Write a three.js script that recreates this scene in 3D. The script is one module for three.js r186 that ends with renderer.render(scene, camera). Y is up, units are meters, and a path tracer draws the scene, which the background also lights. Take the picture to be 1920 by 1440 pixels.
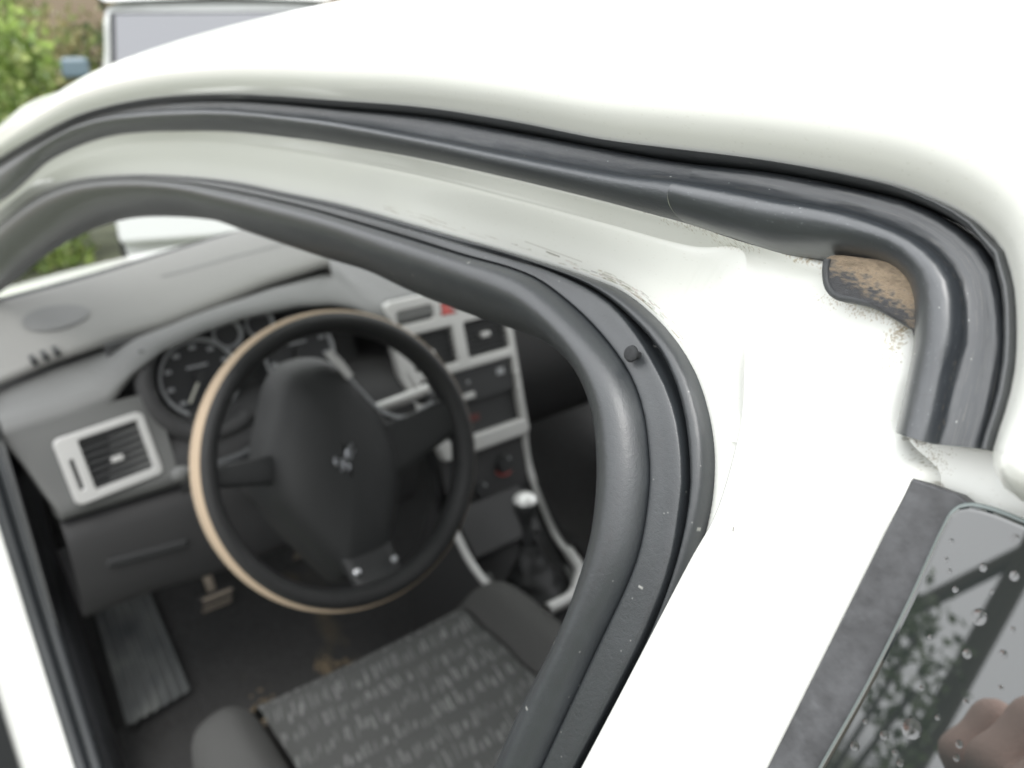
import * as THREE from 'three';
import { RoundedBoxGeometry } from 'three/addons/geometries/RoundedBoxGeometry.js';
import { mergeGeometries } from 'three/addons/utils/BufferGeometryUtils.js';
import { MarchingCubes } from 'three/addons/objects/MarchingCubes.js';

// ------------------------------------------------------------------ camera, sky, sun, exposure
// x: forward along the parked white car, y: up, z: towards its passenger side; metres
const scene = new THREE.Scene();
const camera = new THREE.PerspectiveCamera(50.41, 4 / 3, 0.02, 400);
const V = (x, y, z) => new THREE.Vector3(x, y, z);
camera.position.set(-0.947, 1.50, -0.79);
camera.up.set(0.29745503, 0.92186885, 0.24835122);
camera.lookAt(camera.position.clone().add(V(0.73381001, -0.38716356, 0.55823583)));
camera.focus = 0.235; camera.userData.fStop = 11.5;
const renderer = new THREE.WebGLRenderer({ antialias: true });
renderer.toneMapping = THREE.LinearToneMapping;
renderer.toneMappingExposure = 2.6;
renderer.shadowMap.enabled = true;

let seed = 7;
const rnd = () => { seed = (seed * 1664525 + 1013904223) >>> 0; return seed / 4294967296; };
const rr = (a, b) => a + (b - a) * rnd();
function hash(i, j, k) { let h = (i * 374761393 + j * 668265263 + k * 2147483647) | 0; h = Math.imul(h ^ (h >>> 13), 1274126177); return ((h ^ (h >>> 16)) >>> 0) / 4294967296; }
function noise(x, y, s = 1, per = 0) {
  const i = Math.floor(x), j = Math.floor(y), f = x - i, g = y - j, w = (a) => per ? ((a % per) + per) % per : a, m = (t) => t * t * (3 - 2 * t);
  const a = hash(w(i), w(j), s), b = hash(w(i + 1), w(j), s), c = hash(w(i), w(j + 1), s), d = hash(w(i + 1), w(j + 1), s);
  return a + (b - a) * m(f) + (c - a) * m(g) + (a - b - c + d) * m(f) * m(g);
}
{ // overcast sky, a little brighter overhead, with soft cloud relief
  const w = 256, h = 128, d = new Float32Array(w * h * 4);
  for (let j = 0; j < h; j++) for (let i = 0; i < w; i++) {
    const el = ((j + 0.5) / h - 0.5) * Math.PI, s = Math.max(0, Math.sin(el));
    const az = i / w * 2 * Math.PI, c = noise(8 + 5 * Math.cos(az) * Math.cos(el) + 3 * s, 8 + 5 * Math.sin(az) * Math.cos(el), 3) * 0.6 + noise(20 + 11 * Math.cos(az) * Math.cos(el), 20 + 11 * Math.sin(az) * Math.cos(el) + 6 * s, 4) * 0.4;
    const L = (el < 0 ? 0.35 : (0.64 + 0.66 * s) * (0.9 + 0.2 * c));
    d.set([L * 0.985, L, L * 1.015, 1], (j * w + i) * 4);
  }
  const t = new THREE.DataTexture(d, w, h, THREE.RGBAFormat, THREE.FloatType);
  t.mapping = THREE.EquirectangularReflectionMapping; t.magFilter = THREE.LinearFilter; t.needsUpdate = true;
  scene.background = t; scene.environment = t;
}
const sun = new THREE.DirectionalLight(new THREE.Color(1, 0.97, 0.93), 0.6);
sun.position.set(-6, 12, -4); sun.target.position.set(0, 0, 0);
sun.castShadow = true; sun.shadow.radius = 40; sun.shadow.mapSize.set(2048, 2048);
Object.assign(sun.shadow.camera, { left: -10, right: 10, top: 10, bottom: -10, near: 0.5, far: 40 });
scene.add(sun, sun.target);

// ------------------------------------------------------------------ textures and materials
function canvasTex(w, h, draw, srgb = true) {
  const c = document.createElement('canvas'); c.width = w; c.height = h; draw(c.getContext('2d'), w, h);
  const t = new THREE.CanvasTexture(c); if (srgb) t.colorSpace = THREE.SRGBColorSpace;
  t.wrapS = t.wrapT = THREE.RepeatWrapping; return t;
}
function dataTex(n, f, srgb = false) {
  const d = new Uint8Array(n * n * 4);
  for (let j = 0; j < n; j++) for (let i = 0; i < n; i++) { const v = f(i, j, n), a = Array.isArray(v) ? v : [v, v, v]; for (let k = 0; k < 3; k++) d[(j * n + i) * 4 + k] = Math.max(0, Math.min(255, a[k] * 255)); d[(j * n + i) * 4 + 3] = 255; }
  const t = new THREE.DataTexture(d, n, n); t.wrapS = t.wrapT = THREE.RepeatWrapping; t.magFilter = THREE.LinearFilter; t.minFilter = THREE.LinearFilter; t.generateMipmaps = false; t.needsUpdate = true;
  if (srgb) t.colorSpace = THREE.SRGBColorSpace; return t;
}
const rep = (t, x, y = x) => { const c = t.clone(); c.repeat.set(x, y); c.needsUpdate = true; return c; };
const fbm = (i, j, n, p, s) => { let v = 0, a = 0.5, q = p; for (let k = 0; k < 4; k++) { v += a * noise(i / n * q, j / n * q, s + k, q); a *= 0.5; q *= 2; } return v / 0.94; };
const grain = dataTex(256, (i, j, n) => 0.6 * fbm(i, j, n, 32, 5) + 0.4 * hash(i, j, 9));
const patch = dataTex(256, (i, j, n) => fbm(i, j, n, 4, 15));
// weathered rubber: dark grey with paler dusty film and a few pale grains
const rubberMap = (dust, seedS) => dataTex(512, (i, j, n) => {
  const f = fbm(i, j, n, 6, seedS), g = fbm(i, j, n, 40, seedS + 7);
  let v = 0.180 + 0.02 * (f - 0.5) + 0.02 * (g - 0.5); let a = Math.max(0, f * 0.7 + g * 0.45 - 0.62) * dust * 0.6;
  if (hash(i, j, seedS + 3) > 0.9996 || hash(i >> 1, j >> 2, seedS + 5) > 0.9997) a = 0.75;
  return [v * 0.92 + a * 0.5, v * 1.0 + a * 0.48, v * 1.07 + a * 0.44];
}, true);
const M = {};
const std = (n, o) => (M[n] = new THREE.MeshPhysicalMaterial({ side: THREE.DoubleSide, ...o, name: n }));
const lin = (r, g, b) => new THREE.Color().setRGB(r, g, b);
std('paint', { color: lin(0.79, 0.80, 0.77), roughness: 0.35, clearcoat: 0.7, clearcoatRoughness: 0.06 });
std('rubber', { ior: 1.65, clearcoat: 0.45, clearcoatRoughness: 0.45, map: rep(rubberMap(0.15, 21), 4.3, 4.7), roughness: 0.40, bumpMap: rep(grain, 26), bumpScale: 0.00012 });
std('rubberDusty', { ior: 1.75, clearcoat: 0.6, clearcoatRoughness: 0.45, map: rep(rubberMap(0.7, 51), 5.3, 9), roughness: 0.44, bumpMap: rep(grain, 18), bumpScale: 0.00014 });
std('rubberGloss', { ior: 1.6, clearcoat: 0.5, clearcoatRoughness: 0.3, map: rep(rubberMap(0.5, 81), 5.1, 7), roughness: 0.30, bumpMap: rep(patch, 22), bumpScale: 0.0003 });
std('trimBlack', { color: lin(0.032, 0.034, 0.037), roughness: 0.5, bumpMap: rep(grain, 20), bumpScale: 0.0002 });
std('dashPad', { color: lin(0.16, 0.16, 0.152), roughness: 0.7, bumpMap: rep(grain, 14), bumpScale: 0.0003 });
std('dashFace', { color: lin(0.105, 0.107, 0.105), roughness: 0.62, bumpMap: rep(grain, 14), bumpScale: 0.0003 });
std('dashLow', { color: lin(0.034, 0.034, 0.035), roughness: 0.7 });
std('recess', { color: lin(0.024, 0.025, 0.026), roughness: 0.6 });
std('silver', { color: lin(0.50, 0.50, 0.49), roughness: 0.5, metalness: 0.25 });
std('slatBlack', { color: lin(0.024, 0.025, 0.026), roughness: 0.5 });
std('chrome', { color: lin(0.72, 0.73, 0.75), roughness: 0.18, metalness: 1 });
std('leather', { color: lin(0.011, 0.0115, 0.012), roughness: 0.48, bumpMap: rep(grain, 10), bumpScale: 0.0004 });
std('hub', { color: lin(0.017, 0.018, 0.0185), roughness: 0.55, bumpMap: rep(grain, 16), bumpScale: 0.0003 });
std('tan', { color: lin(0.46, 0.365, 0.265), roughness: 0.9 });
std('carpet', { map: rep(dataTex(256, (i, j, n) => { const f = fbm(i, j, n, 5, 31), g = hash(i, j, 4), s = Math.max(0, f - 0.62) * 3; const v = 0.23 + 0.08 * (g - 0.5); return [v + s * 0.2, v + s * 0.15, v + s * 0.06]; }, true), 2), roughness: 1, bumpMap: rep(grain, 6), bumpScale: 0.002 });
std('matGrey', { map: rep(dataTex(256, (i, j, n) => { const f = fbm(i, j, n, 6, 71); return [0.36 + 0.2 * (f - 0.5), 0.37 + 0.2 * (f - 0.5), 0.37 + 0.18 * (f - 0.5)]; }, true), 3), roughness: 0.95 });
std('metalPedal', { color: lin(0.34, 0.29, 0.23), roughness: 0.6 });
std('seatSide', { color: lin(0.060, 0.060, 0.058), roughness: 1, bumpMap: rep(grain, 20), bumpScale: 0.0006 });
std('headliner', { color: lin(0.45, 0.45, 0.43), roughness: 1 });
std('screenGlass', { color: lin(1, 1, 1), transmission: 1, roughness: 0.02, thickness: 0, ior: 1.5 });
std('dustyScreen', { color: lin(0.82, 0.84, 0.81), transmission: 0.80, roughness: 0.05, thickness: 0, ior: 1.5 });
std('sideGlass', { color: lin(0.02, 0.024, 0.024), roughness: 0.015, ior: 2.3, specularIntensity: 1 });
std('glassEdge', { color: lin(0.17, 0.20, 0.195), roughness: 0.25 });
std('drop', { color: lin(1, 1, 1), transmission: 1, roughness: 0, thickness: 0.002, ior: 1.33 });
std('emblemMetal', { color: lin(0.36, 0.37, 0.39), roughness: 0.35, metalness: 1 });
std('knobCap', { color: lin(0.80, 0.80, 0.79), roughness: 0.25, metalness: 0.3 });
std('darkRed', { color: lin(0.10, 0.025, 0.022), roughness: 0.6 });
std('red', { color: lin(0.5, 0.10, 0.09), roughness: 0.5 });
std('gaugeFace', { color: lin(0.02, 0.021, 0.023), roughness: 0.5 });
std('gaugePrint', { color: lin(0.30, 0.31, 0.32), roughness: 0.6 });
std('needle', { color: lin(0.55, 0.55, 0.48), roughness: 0.5 });
std('skin', { color: lin(0.70, 0.48, 0.40), roughness: 0.55, bumpMap: rep(grain, 30), bumpScale: 0.0004 });
std('sleeve', { color: lin(0.05, 0.055, 0.07), roughness: 1 });
std('ground', { map: rep(dataTex(512, (i, j, n) => { const f = fbm(i, j, n, 8, 101), g = hash(i, j, 6) * 0.5 + 0.5 * fbm(i, j, n, 64, 111); const v = 0.31 + 0.22 * (g - 0.5) + 0.2 * (f - 0.5); return [v * 0.98, v * 1.02, v * 0.82]; }, true), 0.6), roughness: 1 });
std('mud', { color: lin(0.17, 0.135, 0.09), roughness: 1 });
std('earth', { color: lin(0.10, 0.075, 0.045), roughness: 1 });
std('stone', { color: lin(0.50, 0.48, 0.36), roughness: 0.95, bumpMap: rep(grain, 6), bumpScale: 0.004 });
std('bark', { color: lin(0.07, 0.062, 0.05), roughness: 1 });
std('vanPaint', { color: lin(0.64, 0.66, 0.65), roughness: 0.4, clearcoat: 0.5 });
std('vanGlass', { color: lin(0.28, 0.285, 0.31), roughness: 0.12, ior: 1.6 });
std('mirrorBlue', { color: lin(0.12, 0.17, 0.20), roughness: 0.25 });

// ------------------------------------------------------------------ helpers
const used = {};
function numbered(n) { used[n] = (used[n] ?? -1) + 1; return used[n] ? `${n}_${String(used[n]).padStart(3, '0')}` : n; }
function thing(name, label, category, group, kind) {
  const o = new THREE.Group(); o.name = numbered(name); o.userData = { label, category };
  if (group) o.userData.group = group; if (kind) o.userData.kind = kind;
  scene.add(o); return o;
}
function add(name, g, m, parent, label) {
  const o = new THREE.Mesh(g, m); o.name = name; o.castShadow = o.receiveShadow = true; if (label) o.userData.label = label;
  parent.add(o); return o;
}
const box = (w, h, d, x, y, z, r = 0.004, rot) => { const g = new RoundedBoxGeometry(w, h, d, 2, Math.min(r, w / 2.01, h / 2.01, d / 2.01)); if (rot) g.applyMatrix4(new THREE.Matrix4().makeRotationFromEuler(new THREE.Euler(...rot))); g.translate(x, y, z); return g; };
const tube = (pts, r, n = 40, k = 10) => new THREE.TubeGeometry(new THREE.CatmullRomCurve3(pts.map((p) => V(...p))), n, r, k, false);
const merge = (a) => mergeGeometries(a.map((g) => { const q = g.index ? g.toNonIndexed() : g; for (const k of Object.keys(q.attributes)) if (!['position', 'normal', 'uv'].includes(k)) q.deleteAttribute(k); return q; }));
// grid[i][j] of Vector3 -> smooth surface with uv in metres
function surf(grid, closed = false) {
  const n = grid.length, m = grid[0].length, pos = [], uv = [], idx = []; let s = 0;
  for (let i = 0; i < n; i++) {
    if (i) s += grid[i][m >> 1].distanceTo(grid[i - 1][m >> 1]);
    let c = 0; for (let j = 0; j < m; j++) { if (j) c += grid[i][j].distanceTo(grid[i][j - 1]); pos.push(grid[i][j].x, grid[i][j].y, grid[i][j].z); uv.push(s, c); }
  }
  for (let i = 0; i + 1 < n; i++) for (let j = 0; j + 1 < m + (closed ? 1 : 0); j++) { const a = i * m + j, b = i * m + (j + 1) % m, c = a + m, d = b + m; idx.push(a, c, b, b, c, d); }
  const g = new THREE.BufferGeometry(); g.setAttribute('position', new THREE.Float32BufferAttribute(pos, 3)); g.setAttribute('uv', new THREE.Float32BufferAttribute(uv, 2)); g.setIndex(idx); g.computeVertexNormals(); return g;
}
// smooth cross curve through points, k steps between neighbours
function smooth(pts, k = 4) { const c = new THREE.CatmullRomCurve3(pts, false, 'centripetal'), o = []; const n = pts.length - 1; for (let i = 0; i <= n * k; i++) o.push(c.getPoint(i / (n * k))); return o; }
const lerp = (a, b, t) => a + (b - a) * t, clamp = (x, a = 0, b = 1) => Math.max(a, Math.min(b, x)), sstep = (a, b, x) => { const t = clamp((x - a) / (b - a)); return t * t * (3 - 2 * t); };
// piecewise linear table
const tab = (T) => (x) => { if (x <= T[0][0]) return T[0][1]; for (let i = 1; i < T.length; i++) if (x <= T[i][0]) return lerp(T[i - 1][1], T[i][1], (x - T[i - 1][0]) / (T[i][0] - T[i - 1][0])); return T[T.length - 1][1]; };

// ------------------------------------------------------------------ the side of the car body
// (x, t, h): x forward, t up the leaning side of the body, h outwards from it; measured on the door opening
const O = V(0, 1.40, -0.60), TT = V(0, 0.9221, 0.3870), NN = V(0, 0.3870, -0.9221);
const B = (x, t, h) => V(x, O.y + TT.y * t + NN.y * h, O.z + TT.z * t + NN.z * h);
const K = {
  E1: [[0.4859,-0.1018,0.046],[0.2541,-0.0455,0.046],[-0.0833,0.0234,0.046],[-0.2007,0.0402,0.046],[-0.3359,0.0536,0.046],[-0.4608,0.0607,0.046],[-0.5384,0.0627,0.0459],[-0.5982,0.0635,0.0451],[-0.6666,0.0648,0.0421],[-0.7169,0.0641,0.0378],[-0.7566,0.0627,0.0328],[-0.7835,0.0634,0.0288],[-0.8114,0.064,0.0248],[-0.8362,0.0632,0.0224],[-0.8503,0.0616,0.022],[-0.864,0.0577,0.022],[-0.8727,0.0527,0.022],[-0.8778,0.0457,0.022],[-0.8817,0.0368,0.022],[-0.8846,0.0274,0.022],[-0.8858,0.0182,0.022],[-0.8863,0.0112,0.022],[-0.8881,0.007,0.022],[-0.8908,0.0043,0.022],[-0.8955,0.0027,0.022],[-0.9035,0.0024,0.022]],
  E2: [[0.5294,-0.1109,0.04],[0.2913,-0.0521,0.04],[-0.0548,0.0212,0.04],[-0.1759,0.0388,0.04],[-0.3155,0.053,0.04],[-0.4447,0.0603,0.04],[-0.5251,0.0621,0.0399],[-0.5872,0.0627,0.0391],[-0.658,0.0641,0.0361],[-0.7103,0.0631,0.0318],[-0.7511,0.0623,0.0268],[-0.7794,0.0621,0.0228],[-0.8079,0.0634,0.0188],[-0.8336,0.0625,0.0164],[-0.849,0.0607,0.016],[-0.8626,0.0557,0.016],[-0.8699,0.0507,0.016],[-0.8752,0.0424,0.016],[-0.879,0.0331,0.016],[-0.8817,0.0212,0.016],[-0.8826,0.01,0.016]],
  E3: [[0.4795,-0.1177,0.044],[0.251,-0.0593,0.044],[-0.08,0.0165,0.044],[-0.1981,0.0334,0.044],[-0.2945,0.0425,0.044],[-0.4372,0.0522,0.044],[-0.5387,0.0548,0.0439],[-0.599,0.0554,0.0431],[-0.6688,0.0547,0.0401],[-0.7194,0.0539,0.0358],[-0.7654,0.054,0.0298],[-0.7854,0.0552,0.0268],[-0.8137,0.0552,0.0228],[-0.8385,0.0546,0.0204],[-0.8531,0.0518,0.02],[-0.8608,0.048,0.02],[-0.8657,0.0436,0.02],[-0.8686,0.038,0.02],[-0.871,0.0302,0.02],[-0.8713,0.0249,0.02],[-0.8727,0.0155,0.02],[-0.8737,0.0076,0.02]],
  E4: [[0.5102,-0.1586,0.034],[0.2825,-0.0927,0.034],[0.0249,-0.0139,0.034],[-0.1658,0.0212,0.034],[-0.347,0.0383,0.034],[-0.4972,0.0472,0.034],[-0.5858,0.0482,0.034],[-0.6626,0.0483,0.0337],[-0.716,0.0473,0.0303],[-0.7559,0.0463,0.0244],[-0.7727,0.0457,0.0211],[-0.7834,0.0454,0.0188],[-0.8012,0.0441,0.0152],[-0.8177,0.0431,0.0122],[-0.8292,0.0441,0.0107],[-0.8373,0.0447,0.0101],[-0.8471,0.0443,0.01],[-0.852,0.0422,0.01],[-0.855,0.0386,0.01],[-0.8586,0.0294,0.01],[-0.8604,0.0208,0.01],[-0.8624,0.007,0.01]],
  CR: [[0.5658,-0.184,0.024],[0.3317,-0.113,0.024],[0.062,-0.0315,0.024],[-0.1348,0.0075,0.024],[-0.2806,0.0266,0.024],[-0.4228,0.0368,0.024],[-0.5703,0.0418,0.024],[-0.6512,0.0422,0.024],[-0.7105,0.0409,0.0231],[-0.7514,0.0401,0.0167],[-0.7834,0.0397,0.0103]],
  F1: [[0.6419,-0.2148,0.011],[0.3985,-0.1374,0.011],[0.1978,-0.073,0.011],[0.0358,-0.0362,0.011],[-0.1554,-0.008,0.011],[-0.2959,0.0069,0.011],[-0.4023,0.0153,0.011],[-0.4863,0.0188,0.011],[-0.5571,0.0214,0.011],[-0.6422,0.022,0.011],[-0.701,0.0222,0.0076],[-0.7376,0.0216,0.0042],[-0.7533,0.0205,0.004],[-0.7675,0.0168,0.004],[-0.7818,0.0108,0.004],[-0.7941,0.0025,0.004],[-0.8031,-0.0073,0.004],[-0.8088,-0.0163,0.004],[-0.8126,-0.0256,0.004],[-0.8148,-0.0342,0.004],[-0.8163,-0.0482,0.004],[-0.8164,-0.0711,0.004],[-0.8133,-0.0949,0.004],[-0.8088,-0.1225,0.004],[-0.8047,-0.1473,0.004],[-0.7957,-0.1944,0.004]],
  F2: [[0.6295,-0.2164,0.012],[0.3885,-0.1392,0.012],[0.1902,-0.0742,0.012],[0.0294,-0.0374,0.012],[-0.1604,-0.0091,0.012],[-0.3,0.0058,0.012],[-0.4059,0.014,0.012],[-0.4894,0.0174,0.012],[-0.5599,0.0198,0.012],[-0.6445,0.0204,0.012],[-0.7024,0.0206,0.0081],[-0.7388,0.0189,0.0042],[-0.7518,0.0163,0.004],[-0.7654,0.012,0.004],[-0.7802,0.0055,0.004],[-0.7892,-0.0013,0.004],[-0.7962,-0.0092,0.004],[-0.8023,-0.0187,0.004],[-0.807,-0.0279,0.004],[-0.8103,-0.0388,0.004],[-0.8123,-0.0537,0.004],[-0.8118,-0.0756,0.004],[-0.8085,-0.0998,0.004],[-0.8038,-0.1281,0.004],[-0.7997,-0.1512,0.004],[-0.7903,-0.1992,0.004]],
  F3: [[0.6095,-0.2168,0.014],[0.3719,-0.1401,0.014],[0.177,-0.075,0.014],[0.0187,-0.0379,0.014],[-0.169,-0.0097,0.014],[-0.3069,0.0052,0.014],[-0.4122,0.0127,0.014],[-0.4949,0.016,0.014],[-0.5646,0.0183,0.014],[-0.6481,0.0193,0.014],[-0.7025,0.0197,0.0114],[-0.7218,0.0197,0.0095],[-0.7433,0.0176,0.0081],[-0.7562,0.0147,0.008],[-0.7706,0.0082,0.008],[-0.7816,0.0012,0.008],[-0.7905,-0.0057,0.008],[-0.7976,-0.0138,0.008],[-0.8025,-0.0218,0.008],[-0.8058,-0.0287,0.008],[-0.8084,-0.038,0.008],[-0.8114,-0.0541,0.008],[-0.8108,-0.0758,0.008],[-0.8072,-0.102,0.008],[-0.8024,-0.1303,0.008],[-0.7983,-0.1534,0.008],[-0.7887,-0.2015,0.008]],
  F4: [[0.604,-0.2202,0.014],[0.3677,-0.1432,0.014],[0.1745,-0.0772,0.014],[0.0172,-0.0394,0.014],[-0.1701,-0.011,0.014],[-0.3086,0.003,0.014],[-0.4141,0.0098,0.014],[-0.5204,0.0143,0.014],[-0.5664,0.0152,0.014],[-0.6349,0.0159,0.014],[-0.676,0.0161,0.0137],[-0.7049,0.0168,0.0123],[-0.7203,0.0158,0.0113],[-0.7362,0.012,0.0105],[-0.752,0.0068,0.01],[-0.7679,-0.0002,0.01],[-0.777,-0.0059,0.01],[-0.7853,-0.0141,0.01],[-0.7926,-0.0258,0.01],[-0.7962,-0.0336,0.01],[-0.8002,-0.0497,0.01],[-0.8009,-0.0609,0.01],[-0.7969,-0.0944,0.01],[-0.7918,-0.1376,0.01],[-0.7887,-0.1646,0.01],[-0.7821,-0.209,0.01]],
  F5: [[0.6568,-0.3191,-0.008],[0.4257,-0.2252,-0.008],[0.2713,-0.1576,-0.008],[0.0785,-0.0904,-0.008],[-0.0528,-0.0553,-0.008],[-0.1882,-0.0317,-0.008],[-0.3166,-0.0166,-0.008],[-0.3983,-0.0139,-0.008],[-0.5119,-0.0101,-0.008],[-0.5663,-0.0077,-0.008],[-0.6134,-0.0089,-0.008],[-0.6685,-0.008,-0.0066],[-0.6898,-0.007,-0.0045],[-0.7227,-0.0064,-0.0006],[-0.741,-0.0092,0.0012],[-0.7533,-0.0142,0.0019],[-0.7639,-0.0239,0.002],[-0.7697,-0.0334,0.002],[-0.7745,-0.0442,0.002],[-0.7785,-0.0578,0.002],[-0.7804,-0.0751,0.002],[-0.7799,-0.092,0.002],[-0.7746,-0.1199,0.002],[-0.7703,-0.1549,0.002],[-0.7661,-0.185,0.002],[-0.7582,-0.234,0.002]],
  FO: [[-0.8002,0.0418,0.009],[-0.8055,0.0315,0.009],[-0.8095,0.0227,0.009],[-0.8149,0.0095,0.0103],[-0.8206,-0.0035,0.0131],[-0.8244,-0.0166,0.0162],[-0.8258,-0.032,0.018],[-0.8232,-0.0463,0.018],[-0.8158,-0.0941,0.018],[-0.8114,-0.1216,0.018],[-0.8077,-0.1442,0.018],[-0.8005,-0.187,0.018]],
  GL: [[-0.8649,0.0073,0.016],[-0.8693,-0.0002,0.016],[-0.8711,-0.0017,0.016],[-0.8693,-0.022,0.016],[-0.8666,-0.0519,0.016],[-0.8637,-0.0838,0.016],[-0.8622,-0.1005,0.016],[-0.8594,-0.1321,0.016]],
  GE: [[-0.9097,-0.002,0.022],[-0.9039,-0.0014,0.022],[-0.8969,-0.0014,0.022],[-0.8906,-0.0014,0.022],[-0.8855,-0.0024,0.022],[-0.8834,-0.0046,0.022],[-0.8827,-0.0089,0.022],[-0.8818,-0.0274,0.022],[-0.88,-0.0498,0.022],[-0.8772,-0.0727,0.022],[-0.8754,-0.0885,0.022],[-0.8719,-0.1185,0.022]],
  FLAP: [[-0.8321,0.0433,0.016],[-0.8327,0.0403,0.016],[-0.8349,0.0364,0.016],[-0.8379,0.0348,0.016],[-0.842,0.0349,0.016],[-0.8478,0.0349,0.016],[-0.8538,0.0336,0.016],[-0.8591,0.032,0.016],[-0.8612,0.0291,0.016],[-0.8584,0.0389,0.016],[-0.8552,0.0422,0.016],[-0.851,0.0447,0.016],[-0.8412,0.0448,0.016]],
  G2: [[-0.8047,0.0436,0.0145],[-0.8268,0.0436,0.011],[-0.8449,0.0444,0.01],[-0.8568,0.0344,0.01],[-0.86,0.023,0.01],[-0.8624,0.007,0.01],[-0.8711,-0.0017,0.016],[-0.8695,-0.0191,0.016],[-0.866,-0.0581,0.016],[-0.8637,-0.0838,0.016],[-0.8622,-0.1005,0.016],[-0.8594,-0.1321,0.016]],
  JOINT: [[-0.7793,0.0524,0.036],[-0.7843,0.0441,0.036]],
  PLUG: [[-0.7754,0.0021,0.01]],
};
// dirt, scuffs and stains on the white flange: u = (x + 0.90) / 0.30, v = (t + 0.20) / 0.30
const toC = (x, t) => [(x + 0.90) / 0.30 * 2048, (1 - (t + 0.20) / 0.30) * 2048];
const frameMap = canvasTex(2048, 2048, (c) => {
  c.fillStyle = '#e8e8e6'; c.fillRect(0, 0, 2048, 2048);
  const speck = (x, t, n, sx, st, r, col) => { for (let i = 0; i < n; i++) { const a = (rnd() + rnd() - 1) * sx, b = (rnd() + rnd() - 1) * st, [px, py] = toC(x + a, t + b); c.fillStyle = col.replace('A', (rnd() * 0.28 + 0.04).toFixed(2)); c.beginPath(); c.ellipse(px, py, r * rr(0.4, 1.3), r * rr(0.3, 0.9), rr(0, 3), 0, 7); c.fill(); } };
  const stroke = (pts, w, col) => { c.strokeStyle = col; c.lineWidth = w; c.lineCap = 'round'; c.beginPath(); pts.forEach((p, i) => { const [x, y] = toC(...p); i ? c.lineTo(x, y) : c.moveTo(x, y); }); c.stroke(); };
  // scuffs beside the ridge of the inner seal
  const edge = [[-0.60, 0.0232], [-0.6317, 0.0236], [-0.6968, 0.0238], [-0.7374, 0.0231], [-0.7533, 0.0219], [-0.7675, 0.0182], [-0.7818, 0.0120], [-0.7941, 0.0035]];
  const ec = new THREE.CatmullRomCurve3(edge.map(([x, t]) => V(x, t, 0)));
  for (let i = 0; i < 150; i++) { const u = clamp(0.35 + 0.28 * (rnd() + rnd() + rnd() - 1.5) + 0.25), p = ec.getPoint(u), d = ec.getTangent(u), o = Math.pow(rnd(), 2.2) * 0.0026, l = rr(0.0006, 0.0045); const n = [-d.y, d.x].map((v) => -v); const q = [p.x + n[0] * -o * -1, p.y + Math.abs(n[1]) * o]; stroke([q, [q[0] + d.x * l, q[1] + d.y * l + rr(-0.0002, 0.0002)]], rr(0.6, 1.6), `rgba(${60 + rnd() * 50 | 0},${52 + rnd() * 40 | 0},${38 + rnd() * 20 | 0},${rr(0.12, 0.55).toFixed(2)})`); }
  stroke([[-0.717, 0.0262], [-0.7235, 0.0258]], 2.6, 'rgba(70,62,50,0.6)'); stroke([[-0.706, 0.0277], [-0.735, 0.0262]], 1.2, 'rgba(90,82,70,0.4)');
  for (let i = 0; i < 26; i++) { const x = rr(-0.60, -0.69), t = 0.0238 + rr(0.0005, 0.003); stroke([[x, t], [x + rr(0.003, 0.014), t + 0.0002]], 1.2, `rgba(110,98,80,${rr(0.1, 0.35).toFixed(2)})`); }
  // brown grime round the tab and under the corner seal
  speck(-0.8225, 0.0445, 420, 0.0075, 0.0035, 2.4, 'rgba(140,118,86,A)'); speck(-0.843, 0.0335, 360, 0.016, 0.0028, 2.2, 'rgba(132,112,84,A)'); speck(-0.853, 0.024, 200, 0.004, 0.011, 2.2, 'rgba(120,110,92,A)'); speck(-0.8535, 0.03, 200, 0.003, 0.006, 2.6, 'rgba(132,112,82,A)');
  speck(-0.79, 0.0445, 190, 0.018, 0.0016, 1.6, 'rgba(120,104,80,A)'); speck(-0.772, 0.0462, 40, 0.004, 0.001, 2.2, 'rgba(70,60,48,A)'); speck(-0.80, 0.0425, 120, 0.01, 0.0015, 1.6, 'rgba(120,104,80,A)');
  speck(-0.871, 0.004, 160, 0.006, 0.004, 2.0, 'rgba(120,112,92,A)'); speck(-0.866, 0.0066, 60, 0.004, 0.0012, 3.0, 'rgba(80,74,62,A)'); speck(-0.8745, -0.001, 3, 0.001, 0.001, 5, 'rgba(70,64,52,A)');
  // grime line and marks on the roof edge
  for (let i = 0; i < 46; i++) { const f = rnd(), x = lerp(-0.8104, -0.8312, f), t = lerp(0.0612, 0.0619, f) + rr(-0.0002, 0.0002); stroke([[x, t], [x - rr(0.0003, 0.0012), t - 0.00005]], rr(0.7, 1.6), `rgba(96,92,82,${rr(0.08, 0.3).toFixed(2)})`); }
  // stray specks on the pillar face
  for (let i = 0; i < 22; i++) speck(rr(-0.86, -0.80), rr(-0.12, 0.03), 1, 0, 0, 1.6, 'rgba(80,72,60,A)');
  stroke([[-0.8335, -0.0315], [-0.8338, -0.0325]], 2.5, 'rgba(60,55,50,0.8)');
  // thin dusty film, fine grained
  for (let i = 0; i < 5200; i++) { const [px, py] = toC(rr(-0.9, -0.6), rr(-0.02, 0.085)); c.fillStyle = `rgba(120,112,92,${(rnd() * 0.10).toFixed(3)})`; c.fillRect(px, py, rr(1, 7), rr(0.8, 2)); }
  c.fillStyle = '#e8e8e6'; c.fillRect(0, 0, 10, 2048); c.fillRect(2038, 0, 10, 2048); c.fillRect(0, 0, 2048, 10); c.fillRect(0, 2038, 2048, 10);
});
frameMap.wrapS = frameMap.wrapT = THREE.ClampToEdgeWrapping;
std('framePaint', { map: frameMap, color: lin(0.985, 1, 0.965), roughness: 0.32, clearcoat: 0.6, clearcoatRoughness: 0.08 });
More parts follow.
